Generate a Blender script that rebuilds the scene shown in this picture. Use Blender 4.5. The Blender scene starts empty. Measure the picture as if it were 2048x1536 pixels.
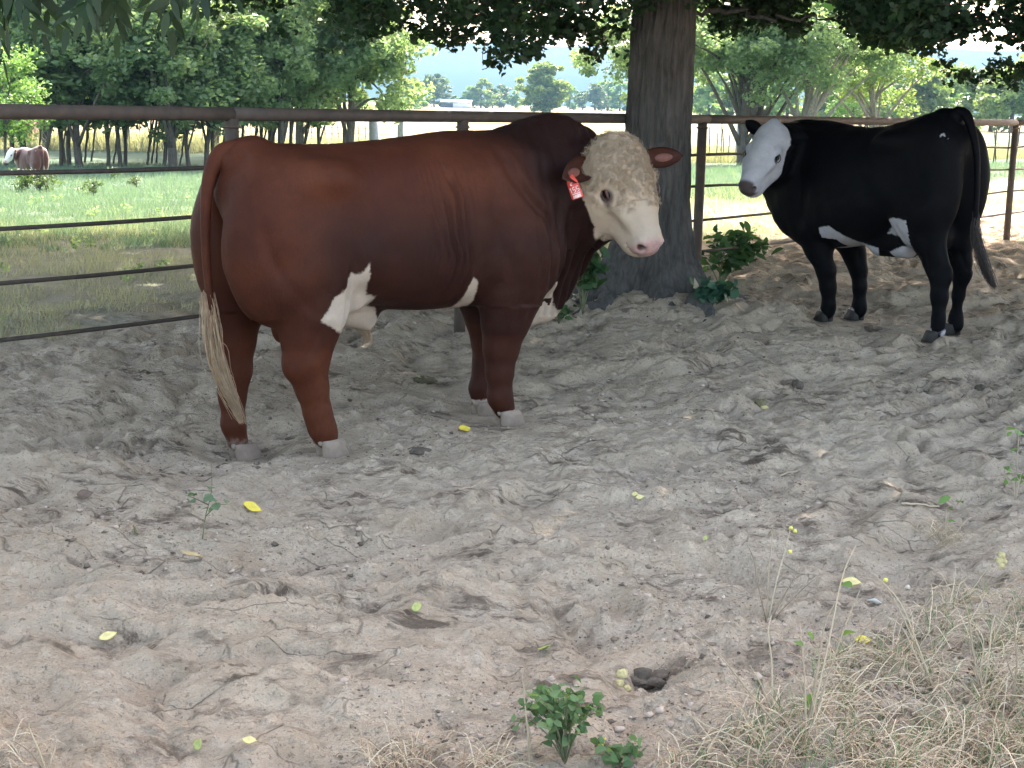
import bpy, math, numpy as np
from mathutils import Vector, Matrix
PI = math.pi
rng = np.random.default_rng(7)
SC = bpy.context.scene
COL = SC.collection
# ------------------------------------------------------------------ camera, sky, sun, exposure
CAM_H, PITCH, ROLL, FOC = 1.6, math.radians(10.57), math.radians(1.28), 3000.0
cam_data = bpy.data.cameras.new("camera")
cam_data.sensor_fit = 'HORIZONTAL'; cam_data.sensor_width = 36.0
cam_data.lens = 36.0 * FOC / 2048.0
cam_data.clip_start = 0.05; cam_data.clip_end = 20000
cam = bpy.data.objects.new("camera", cam_data); COL.objects.link(cam)
CAM_M = (Matrix.Translation((0, 0, CAM_H)) @ Matrix.Rotation(PI / 2 - PITCH, 4, 'X') @ Matrix.Rotation(ROLL, 4, 'Z'))
cam.matrix_world = CAM_M
SC.camera = cam
SUN_EL, SUN_AZ = math.radians(40), math.radians(74)      # azimuth from +x towards +y: the sun stands ahead of the camera, a little right
world = bpy.data.worlds.new("World"); SC.world = world; world.use_nodes = True
wn = world.node_tree.nodes; wl = world.node_tree.links
sky = wn.new('ShaderNodeTexSky'); sky.sky_type = 'NISHITA'; sky.sun_disc = False
sky.sun_elevation = SUN_EL; sky.sun_rotation = PI / 2 - SUN_AZ
sky.air_density = 0.7; sky.dust_density = 2.2; sky.ozone_density = 0.6
bg = wn['Background']; bg.inputs['Strength'].default_value = 0.15
wm = wn.new('ShaderNodeMix'); wm.data_type = 'RGBA'; wm.blend_type = 'MULTIPLY'; wm.inputs[0].default_value = 1.0
wm.inputs[7].default_value = (1.22, 1.0, 0.77, 1)                       # warm tint multiplied into the sky light to offset its blue
wl.new(sky.outputs[0], wm.inputs[6]); wl.new(wm.outputs[2], bg.inputs[0])
sd = bpy.data.lights.new("sun", 'SUN'); sd.energy = 2.0; sd.angle = math.radians(0.5); sd.color = (1, 0.95, 0.86)
sun = bpy.data.objects.new("sun", sd); COL.objects.link(sun)
sdir = Vector((math.cos(SUN_EL) * math.cos(SUN_AZ), math.cos(SUN_EL) * math.sin(SUN_AZ), math.sin(SUN_EL)))
sun.rotation_euler = sdir.to_track_quat('Z', 'Y').to_euler()
SC.view_settings.view_transform = 'Standard'; SC.view_settings.look = 'None'
SC.view_settings.exposure = 3.55; SC.view_settings.gamma = 1.0
SC.cycles.max_bounces = 6; SC.cycles.diffuse_bounces = 3; SC.cycles.transmission_bounces = 4
SC.cycles.transparent_max_bounces = 8; SC.cycles.volume_bounces = 0

# ------------------------------------------------------------------ basic helpers
_M = np.array(CAM_M.to_3x3())
def ray(px, py):
    v = _M @ np.array([(px - 1024) / FOC, -(py - 768) / FOC, -1.0]); return v
def at(px, py, y):
    v = ray(px, py); return np.array([0, 0, CAM_H]) + v * (y / v[1])
def sstep(a, b, x):
    t = np.clip((x - a) / (b - a), 0, 1); return t * t * (3 - 2 * t)
def _h(ix, iy, iz, s):
    n = (ix * 374761393 + iy * 668265263 + iz * 2147483647 + s * 1274126177) & 0xffffffff
    n = ((n ^ (n >> 13)) * 1274126177) & 0xffffffff
    n = ((n ^ (n >> 16)) * 2246822519) & 0xffffffff
    return ((n ^ (n >> 15)) & 0xffffff) / float(0xffffff)
def noise(x, y, z=0.0, s=0):
    x, y, z = np.broadcast_arrays(np.asarray(x, float), np.asarray(y, float), np.asarray(z, float))
    ix, iy, iz = (np.floor(a).astype(np.int64) for a in (x, y, z))
    fx, fy, fz = x - ix, y - iy, z - iz
    fx, fy, fz = (f * f * f * (f * (f * 6 - 15) + 10) for f in (fx, fy, fz))
    r = 0
    for dz in ((0, 1) if z.any() else (0,)):
        wz = fz if dz else (1 - fz if z.any() else 1.0)
        a = _h(ix, iy, iz + dz, s) * (1 - fx) + _h(ix + 1, iy, iz + dz, s) * fx
        b = _h(ix, iy + 1, iz + dz, s) * (1 - fx) + _h(ix + 1, iy + 1, iz + dz, s) * fx
        r = r + (a * (1 - fy) + b * fy) * wz
    return r * 2 - 1
def fbm(x, y, z=0.0, o=4, s=0, g=0.5):
    r = 0; a = 1; t = 0
    for i in range(o):
        r = r + a * noise(x, y, z, s + i); t += a; a *= g
        x = x * 2.03 + 3.1; y = y * 2.03 + 1.7; z = z * 2.03 if np.any(z) else 0.0
    return r / t

def link(o, parent=None):
    COL.objects.link(o)
    if parent: o.parent = parent
    return o
def mesh_np(name, V, Fc, mat, parent=None, smooth=True, attrs=None):
    """V (N,3); Fc (M,k) array of equal polygons or a list of such arrays; attrs name->(N,) or (N,3)"""
    me = bpy.data.meshes.new(name)
    Fl = Fc if isinstance(Fc, list) else [Fc]
    Fl = [np.asarray(f, np.int32) for f in Fl if len(f)]
    idx = np.concatenate([f.ravel() for f in Fl])
    tot = np.concatenate([np.full(len(f), f.shape[1], np.int32) for f in Fl])
    st = np.concatenate([[0], np.cumsum(tot)[:-1]]).astype(np.int32)
    me.vertices.add(len(V)); me.vertices.foreach_set('co', np.asarray(V, np.float32).ravel())
    me.loops.add(len(idx)); me.loops.foreach_set('vertex_index', idx)
    me.polygons.add(len(tot)); me.polygons.foreach_set('loop_start', st); me.polygons.foreach_set('loop_total', tot)
    me.update(calc_edges=True)
    if smooth: me.polygons.foreach_set('use_smooth', np.ones(len(tot), bool))
    for k, a in (attrs or {}).items():
        a = np.asarray(a, np.float32)
        if a.ndim == 1:
            me.attributes.new(k, 'FLOAT', 'POINT').data.foreach_set('value', a)
        else:
            me.attributes.new(k, 'FLOAT_VECTOR', 'POINT').data.foreach_set('vector', a.ravel())
    if mat: me.materials.append(mat)
    o = bpy.data.objects.new(name, me)
    return link(o, parent)
def tag(o, label=None, cat=None, group=None, kind=None):
    if label: o['label'] = label
    if cat: o['category'] = cat
    if group: o['group'] = group
    if kind: o['kind'] = kind
    return o
def empty(name, loc, rz, label, cat, group=None):
    o = bpy.data.objects.new(name, None); o.empty_display_size = .1
    o.location = loc; o.rotation_euler = (0, 0, rz); link(o)
    return tag(o, label, cat, group)
def copy_tree(o, parent=None):
    c = o.copy(); COL.objects.link(c)
    if parent: c.parent = parent
    for ch in list(o.children): copy_tree(ch, c)
    return c
class MB:
    def __init__(s): s.V = []; s.Q = []; s.T = []; s.n = 0; s.A = []
    def add(s, V, Q=None, T=None, a=0.0):
        V = np.asarray(V, float)
        if Q is not None and len(Q): s.Q.append(np.asarray(Q) + s.n)
        if T is not None and len(T): s.T.append(np.asarray(T) + s.n)
        s.V.append(V); s.A.append(np.full(len(V), a)); s.n += len(V)
    def tube(s, pts, r, n=8, a=0.0, cap=True, jit=0, up=None):
        P = np.asarray(pts, float); m = len(P)
        r = np.broadcast_to(np.asarray(r, float), (m,))
        T = np.gradient(P, axis=0); T /= np.linalg.norm(T, axis=1)[:, None] + 1e-9
        ref = np.array([0, 0, 1.]) if abs(T[0][2]) < .9 else np.array([1., 0, 0])
        U = np.zeros_like(P)
        u = np.cross(T[0], ref); u /= np.linalg.norm(u)
        for i in range(m):
            u = u - T[i] * (u @ T[i]); u /= np.linalg.norm(u) + 1e-9; U[i] = u
        W = np.cross(T, U)
        th = np.arange(n) / n * 2 * PI
        V = (P[:, None, :] + r[:, None, None] * (np.cos(th)[None, :, None] * U[:, None, :] + np.sin(th)[None, :, None] * W[:, None, :]))
        if jit: V = V + rng.normal(0, jit, V.shape)
        V = V.reshape(-1, 3)
        i, j = np.meshgrid(np.arange(m - 1), np.arange(n), indexing='ij')
        k = (j + 1) % n
        Q = np.stack([i * n + j, i * n + k, (i + 1) * n + k, (i + 1) * n + j], -1).reshape(-1, 4)
        Tt = []
        if cap:
            V = np.vstack([V, P[0], P[-1]]); c0, c1 = m * n, m * n + 1
            for j in range(n):
                Tt.append((c0, (j + 1) % n, j)); Tt.append((c1, (m - 1) * n + j, (m - 1) * n + (j + 1) % n))
        s.add(V, Q, Tt, a)
    def box(s, c, sz, R=None, a=0.0):
        c = np.asarray(c, float); h = np.asarray(sz, float) / 2
        V = np.array([[x, y, z] for x in (-1, 1) for y in (-1, 1) for z in (-1, 1)]) * h
        if R is not None: V = V @ np.asarray(R).T
        s.add(V + c, [(0, 1, 3, 2), (4, 6, 7, 5), (0, 4, 5, 1), (2, 3, 7, 6), (0, 2, 6, 4), (1, 5, 7, 3)], a=a)
    def blob(s, c, r, nu=12, nv=8, amp=0, sd=0, a=0.0, R=None):
        u, v = np.meshgrid(np.arange(nu) / nu * 2 * PI, np.linspace(0, PI, nv + 1), indexing='ij')
        D = np.stack([np.cos(u) * np.sin(v), np.sin(u) * np.sin(v), np.cos(v)], -1).reshape(-1, 3)
        k = 1 + amp * noise(D[:, 0] * 1.7 + sd, D[:, 1] * 1.7, D[:, 2] * 1.7 + 9.1, sd) if amp else 1
        V = D * np.asarray(r, float) * (k[:, None] if amp else 1)
        if R is not None: V = V @ np.asarray(R).T
        i, j = np.meshgrid(np.arange(nu), np.arange(nv), indexing='ij')
        i2 = (i + 1) % nu; w = nv + 1
        Q = np.stack([i * w + j, i * w + j + 1, i2 * w + j + 1, i2 * w + j], -1).reshape(-1, 4)
        s.add(V + np.asarray(c, float), Q, a=a)
    def build(s, name, mat, parent=None, smooth=True):
        V = np.vstack(s.V); F = []
        if s.Q: F.append(np.vstack(s.Q))
        if s.T: F.append(np.vstack(s.T))
        return mesh_np(name, V, F, mat, parent, smooth, {'v': np.concatenate(s.A)})

# ------------------------------------------------------------------ materials
def new_mat(name):
    m = bpy.data.materials.new(name); m.use_nodes = True
    nt = m.node_tree; return m, nt, nt.nodes, nt.links, nt.nodes['Principled BSDF']
class NB:
    def __init__(s, nt): s.nt = nt; s.N = nt.nodes; s.L = nt.links
    def node(s, t, ins=None, **kw):
        n = s.N.new(t)
        for k, v in kw.items(): setattr(n, k, v)
        for k, v in (ins or {}).items():
            if isinstance(v, bpy.types.NodeSocket): s.L.new(v, n.inputs[k])
            else: n.inputs[k].default_value = v
        return n
    def attr(s, name, vec=False):
        n = s.node('ShaderNodeAttribute', attribute_name=name); return n.outputs['Vector' if vec else 'Fac']
    def pos(s): return s.node('ShaderNodeTexCoord').outputs['Object']
    def noise(s, sc, det=4, rough=.55, vec=None, dist=0):
        ins = {'Scale': sc, 'Detail': det, 'Roughness': rough, 'Distortion': dist}
        if vec is not None: ins['Vector'] = vec
        return s.node('ShaderNodeTexNoise', ins).outputs[0]
    def voro(s, sc, vec=None, feat='F1', out='Distance', rnd=1.0):
        ins = {'Scale': sc, 'Randomness': rnd}
        if vec is not None: ins['Vector'] = vec
        return s.node('ShaderNodeTexVoronoi', ins, feature=feat).outputs[out]
    def mapr(s, v, a, b, c=0., d=1., clamp=True):
        return s.node('ShaderNodeMapRange', {0: v, 1: a, 2: b, 3: c, 4: d}, clamp=clamp).outputs[0]
    def math(s, op, a, b=0.0, c=0.0): return s.node('ShaderNodeMath', {0: a, 1: b, 2: c}, operation=op).outputs[0]
    def mix(s, f, a, b, mode='MIX'):
        n = s.node('ShaderNodeMix', data_type='RGBA', blend_type=mode)
        for k, v in ((0, f), (6, a), (7, b)):
            if isinstance(v, bpy.types.NodeSocket): s.L.new(v, n.inputs[k])
            else: n.inputs[k].default_value = v if k == 0 else (tuple(v) + (1,))[:4]
        return n.outputs[2]
    def scale(s, v, x, y, z):
        return s.node('ShaderNodeMapping', {'Vector': v, 'Scale': (x, y, z)}).outputs[0]
    def bump(s, h, st, dist, nrm=None):
        ins = {'Height': h, 'Strength': st, 'Distance': dist}
        if nrm is not None: ins['Normal'] = nrm
        return s.node('ShaderNodeBump', ins).outputs[0]

def simple_mat(name, col, rough=.7, var=.25, sc=20, bump=.3, bd=.004, col2=None, metal=0, spec=.5, vary=None):
    m, nt, N, L, P = new_mat(name); b = NB(nt); p = b.pos()
    n = b.noise(sc, 5, .6, p)
    c2 = col2 or tuple(c * (1 - var) for c in col)
    c = b.mix(b.mapr(n, .35, .65), c2, col)
    if vary: c = b.mix(b.attr('v'), c, vary)
    L.new(c, P.inputs['Base Color']); P.inputs['Roughness'].default_value = rough
    P.inputs['Metallic'].default_value = metal; P.inputs['Specular IOR Level'].default_value = spec
    if bump: L.new(b.bump(b.noise(sc * 3, 4, .6, p), bump, bd), P.inputs['Normal'])
    return m
def leaf_mat(name, dark, light, trans=.35, rough=.5, third=None, tm=1.6, tb=.55):
    m, nt, N, L, P = new_mat(name); b = NB(nt)
    v = b.attr('v')
    c = b.mix(v, dark, light)
    if third: c = b.mix(b.mapr(v, .93, .96), c, third)
    L.new(c, P.inputs['Base Color']); P.inputs['Roughness'].default_value = rough
    P.inputs['Specular IOR Level'].default_value = .35
    tr = b.node('ShaderNodeBsdfTranslucent')
    tc = b.mix(1.0, c, (tm, tm * 1.05, tm * tb), 'MULTIPLY'); L.new(tc, tr.inputs['Color'])
    mx = b.node('ShaderNodeMixShader', {0: trans}); L.new(P.outputs[0], mx.inputs[1]); L.new(tr.outputs[0], mx.inputs[2])
    L.new(mx.outputs[0], N['Material Output'].inputs['Surface'])
    return m
def bark_mat(name, c1, c2, sc=9):
    m, nt, N, L, P = new_mat(name); b = NB(nt); p = b.pos()
    v = b.scale(p, 1, 1, .16)
    n = b.noise(sc * 3.2, 6, .65, v, .6); n2 = b.noise(sc * .35, 3, .5, p); n3 = b.noise(sc * 12, 3, .6, p)
    c = b.mix(b.mapr(n, .38, .62), c1, c2)
    c = b.mix(b.mapr(n2, .5, .75, 0, .45), c, tuple(min(1, x * 1.35) for x in c2))
    L.new(c, P.inputs['Base Color']); P.inputs['Roughness'].default_value = .92
    bb = b.bump(b.math('ADD', n, b.math('MULTIPLY', n3, .25)), .9, .025)
    L.new(bb, P.inputs['Normal']); return m

# ------------------------------------------------------------------ lie of the land
FA = np.array([-1.61, 8.56]); FD = np.array([.606, .796]); FD /= np.linalg.norm(FD); FN = np.array([-FD[1], FD[0]])
OAK = np.array([1.085, 11.75])
def fence_q(x, y): return (x - FA[0]) * FN[0] + (y - FA[1]) * FN[1]
def land(x, y):
    q = fence_q(x, y)
    z = -1.2 * sstep(3, 38, q) * (1 - .0 * x)
    z = z - .15 * np.exp(-(((x + 1.52) / .70) ** 2 + ((y - 7.0) / .62) ** 2) * .9)
    z = z + .17 * np.exp(-(((x - OAK[0]) / .85) ** 2 + ((y - OAK[1] + .1) / .8) ** 2))
    z = z - .05 * np.exp(-(((x + .1) / .9) ** 2 + ((y - 8.3) / .6) ** 2))
    return z
CA, SA = math.cos(math.radians(33)), math.sin(math.radians(33))
def _feet():
    out = []
    for (ox, oy), ang, pts in (((-1.3274, 6.95), 35, ((.405, -.225, -.074), (.142, .18, -.146), (1.445, -.215, -.034), (1.552, .17, -.062))),
                               ((3.1117, 10.7), 127, ((-.055, .185, -.012), (.115, -.235, -.012), (1.05, .092, -.012), (.985, -.19, -.012)))):
        c, s = math.cos(math.radians(ang)), math.sin(math.radians(ang))
        out += [(ox + c * a - s * b, oy + s * a + c * b, z) for a, b, z in pts]
    return out
FEET = _feet()                                                              # where the cattle stand the dirt is pressed flat
def ground_z(x, y, fine=True):
    x = np.asarray(x, float); y = np.asarray(y, float)
    q = fence_q(x, y); d = np.hypot(x, y)
    z = land(x, y)
    inside = 1 - sstep(.5, 4.5, q)
    flat = np.exp(-(((x + .2) ** 2 + (y - 7.3) ** 2) / 3.0))               # trampled smoother where the bull stands
    rough = inside * (1 - .55 * flat)
    a = x * CA + y * SA; c = -x * SA + y * CA                              # ruts run away to the right
    wx = x + .22 * noise(x * 1.3, y * 1.3, 0, 31); wy = y + .22 * noise(x * 1.3 + 7, y * 1.3, 0, 32)
    aw = wx * CA + wy * SA; cw = -wx * SA + wy * CA
    m = fbm(aw * .75, cw * 2.2, 0, 3, 11)
    z = z + rough * .075 * m
    bl = np.abs(noise(aw * 1.9, cw * 4.1, 0, 95)); b2 = np.abs(noise(aw * 4.3 + 3, cw * 8.3, 0, 96)); b3 = np.abs(noise(wx * 3.1, wy * 3.1, 0, 97))
    z = z + rough * (.10 * np.sqrt(bl + .01) * (.5 + .5 * sstep(-.4, .4, noise(x * .8, y * .8, 0, 98))) + .030 * b3 + .018 * b2) - rough * .035
    tt = cw * 2.1 + .9 * fbm(aw * .8, cw * .8, 0, 3, 91) + 20; fr = tt - np.floor(tt)           # overlapping crusts with small scarps
    z = z + rough * .040 * (sstep(0, .10, fr) * (1 - fr)) * sstep(-.25, .25, noise(aw * 1.1, cw * 1.1, 0, 92))
    tt = cw * 4.6 - aw * .7 + 1.1 * fbm(aw * 2.1, cw * 2.1, 0, 3, 93) + 40; fr = tt - np.floor(tt)
    z = z + rough * .017 * (sstep(0, .12, fr) * (1 - fr)) * sstep(-.2, .2, noise(aw * 1.7 + 5, cw * 1.7, 0, 94))
    r = 1 - np.abs(noise(aw * 1.5, cw * 4.2, 0, 21)) * 2
    z = z - rough * .022 * np.clip(r, 0, 1) ** 2
    # hoof prints: rounded pits
    for sc_, dep, sd in ((3.1, .036, 41), (4.7, .022, 42)):
        gx = aw * sc_ * .8; gy = cw * sc_ * 1.15
        ix = np.floor(gx); iy = np.floor(gy)
        best = np.full(np.shape(gx), 9.0)
        for ox in (-1, 0, 1):
            for oy in (-1, 0, 1):
                jx = (ix + ox).astype(np.int64); jy = (iy + oy).astype(np.int64)
                hx = _h(jx, jy, 0, sd); hy = _h(jx, jy, 3, sd); hk = _h(jx, jy, 5, sd)
                dd = np.hypot(gx - (jx + hx), gy - (jy + hy)) + (hk > .55) * 9
                best = np.minimum(best, dd)
        z = z - rough * dep * (1 - sstep(.12, .42, best)) + rough * dep * .4 * np.exp(-((best - .5) / .12) ** 2)
    if fine:
        nearf = 1 - sstep(9, 20, d)
        f = fbm(x * 9, y * 9, 0, 4, 51, .55)
        z = z + inside * (.014 * f) * (.35 + .65 * rough)
        rr = 1 - np.abs(fbm(aw * 7, cw * 15, 0, 2, 61)) * 3
        z = z - nearf * rough * .009 * np.clip(rr, 0, 1) ** 2 * sstep(-.1, .3, noise(x * 1.7, y * 1.7, 0, 62))
        cl = fbm(x * 26, y * 26, 0, 2, 71)
        z = z + nearf * inside * .010 * np.clip(cl + .1, 0, 1) * 2
        zone = sstep(.02, .30, fbm(x * 1.15, y * 1.15, 0, 3, 72)) * nearf * rough                    # crumbled patches
        cr = np.abs(fbm(x * 13, y * 13, 0, 3, 73, .6))
        z = z + zone * (.030 * cr - .010)
    for fx, fy, fz in FEET:
        w = np.exp(-(((x - fx) ** 2 + (y - fy + .06) ** 2) / .23 ** 2) ** 2)
        z = z * (1 - w) + (fz + .12 * (z - fz)) * w
    z = z + (1 - inside) * (.05 * fbm(x * .35, y * .35, 0, 3, 81))
    return z
def gz(x, y): return float(ground_z(np.array([x]), np.array([y]))[0])
def on_ground(px, py, it=8):
    """the point of the ground seen at that place in the photograph"""
    v = ray(px, py); k = np.linspace((.30 - CAM_H) / v[2], (-.35 - CAM_H) / v[2], 700)      # first place where the line of sight meets the dirt
    x, y, z = v[0] * k, v[1] * k, CAM_H + v[2] * k
    i = int(np.argmax(z < ground_z(x, y)))
    return np.array([x[i], y[i], gz(x[i], y[i])])

def ground_material():
    m, nt, N, L, P = new_mat("trampled_dirt_and_pasture"); b = NB(nt); p = b.pos()
    q = b.attr('q'); g = b.attr('g')
    # dusty dirt
    n1 = b.noise(2.6, 6, .65, p); n2 = b.noise(7, 6, .65, p); n3 = b.noise(60, 4, .7, p); n4 = b.noise(.45, 3, .5, p)
    rot = b.node('ShaderNodeMapping', {'Vector': p, 'Rotation': (0, 0, -math.radians(33)), 'Scale': (.55, 1.6, 1)}).outputs[0]
    ns = b.noise(9, 6, .7, rot, .7)
    dirt = b.mix(b.mapr(n1, .35, .68), (.475, .378, .272), (.605, .492, .366))
    dirt = b.mix(b.mapr(n2, .38, .7, 0, .7), dirt, (.64, .535, .42))
    dirt = b.mix(b.mapr(n4, .55, .7, 0, .55), dirt, (.43, .36, .29))
    debris = b.math('MULTIPLY', b.mapr(ns, .49, .60), b.mapr(b.noise(2.1, 5, .65, p), .46, .60))
    dirt = b.mix(b.math('MULTIPLY', debris, .85), dirt, (.10, .072, .052))
    dirt = b.mix(b.mapr(n3, .57, .67, 0, .6), dirt, (.13, .10, .075))
    dirt = b.mix(b.mapr(b.noise(95, 2, .6, p), .68, .76, 0, .8), dirt, (.62, .58, .52))
    crack = b.voro(5.5, b.node('ShaderNodeMix', {0: .12, 4: rot, 5: b.node('ShaderNodeTexNoise', {'Scale': 4.0, 'Vector': p}).outputs['Color']}, data_type='VECTOR').outputs[1], 'DISTANCE_TO_EDGE')
    cm = b.math('MULTIPLY', b.mapr(crack, .0, .014, 1, 0), b.mapr(b.noise(2.3, 2, .5, p), .5, .6))
    dirt = b.mix(b.math('MULTIPLY', cm, .55), dirt, (.10, .08, .06))
    # pasture
    gn = b.noise(.35, 5, .65, p); gn2 = b.noise(3.5, 4, .7, p)
    grass = b.mix(b.mapr(gn, .35, .65), (.082, .142, .095), (.145, .205, .145))
    grass = b.mix(b.mapr(gn2, .45, .7, 0, .5), grass, (.20, .225, .155))
    dry = b.mix(b.mapr(gn, .4, .6), (.20, .17, .09), (.28, .24, .13))
    weed = b.mix(b.mapr(gn2, .35, .6), (.27, .275, .20), (.35, .335, .26))
    qn = b.math('ADD', q, b.mapr(b.noise(.16, 4, .6, p), 0, 1, -14, 14))
    fld = b.mix(b.mapr(qn, 4, 14), weed, grass)
    fld = b.mix(b.mapr(qn, 58, 84), fld, dry)
    edge = b.math('ADD', q, b.mapr(b.noise(1.2, 6, .7, p), 0, 1, -1.6, 1.6))
    col = b.mix(b.mapr(edge, 1.6, 3.4), dirt, fld)
    L.new(col, P.inputs['Base Color']); P.inputs['Roughness'].default_value = .95
    P.inputs['Specular IOR Level'].default_value = .15
    h = b.math('ADD', b.math('MULTIPLY', n2, .8), b.math('MULTIPLY', n3, .22))
    h = b.math('ADD', h, b.math('MULTIPLY', ns, .8))
    h = b.math('SUBTRACT', h, b.math('MULTIPLY', cm, .5))
    nr = b.bump(h, 1.0, .08)
    nr = b.bump(b.noise(150, 4, .75, p), .8, .010, nr)
    L.new(nr, P.inputs['Normal'])
    return m
GM = ground_material()
def build_ground():
    ny = 1150
    t = np.linspace(0, 1, ny)
    ys = 2.7 * np.exp(np.log(25 / 2.7) * t)
    far = 25 * np.exp(np.linspace(0, 1, 141)[1:] * np.log(3400 / 25))
    ys = np.concatenate([ys, far]); nx = 760
    us = np.linspace(-1, 1, nx)
    Y = np.repeat(ys[:, None], nx, 1); X = us[None, :] * (Y * .50 + 1.1)
    Z = ground_z(X.ravel(), Y.ravel())
    V = np.stack([X.ravel(), Y.ravel(), Z], 1)
    i, j = np.meshgrid(np.arange(len(ys) - 1), np.arange(nx - 1), indexing='ij')
    Q = np.stack([i * nx + j, i * nx + j + 1, (i + 1) * nx + j + 1, (i + 1) * nx + j], -1).reshape(-1, 4)
    q = fence_q(V[:, 0], V[:, 1])
    tag(mesh_np("ground", V, Q, GM, attrs={'q': q, 'g': q * 0}), kind='structure')
    s = np.sinh(np.linspace(-7, 7, 161)) / np.sinh(7) * 9000
    X, Y = np.meshgrid(s, s + 6, indexing='ij')
    Z = land(X, Y) - .32
    n = 161
    i, j = np.meshgrid(np.arange(n - 1), np.arange(n - 1), indexing='ij')
    Q = np.stack([i * n + j, (i + 1) * n + j, (i + 1) * n + j + 1, i * n + j + 1], -1).reshape(-1, 4)
    V = np.stack([X.ravel(), Y.ravel(), Z.ravel()], 1)
    tag(mesh_np("surrounding_ground", V, Q, GM, attrs={'q': fence_q(V[:, 0], V[:, 1]), 'g': V[:, 0] * 0}), kind='structure')
build_ground()
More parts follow.
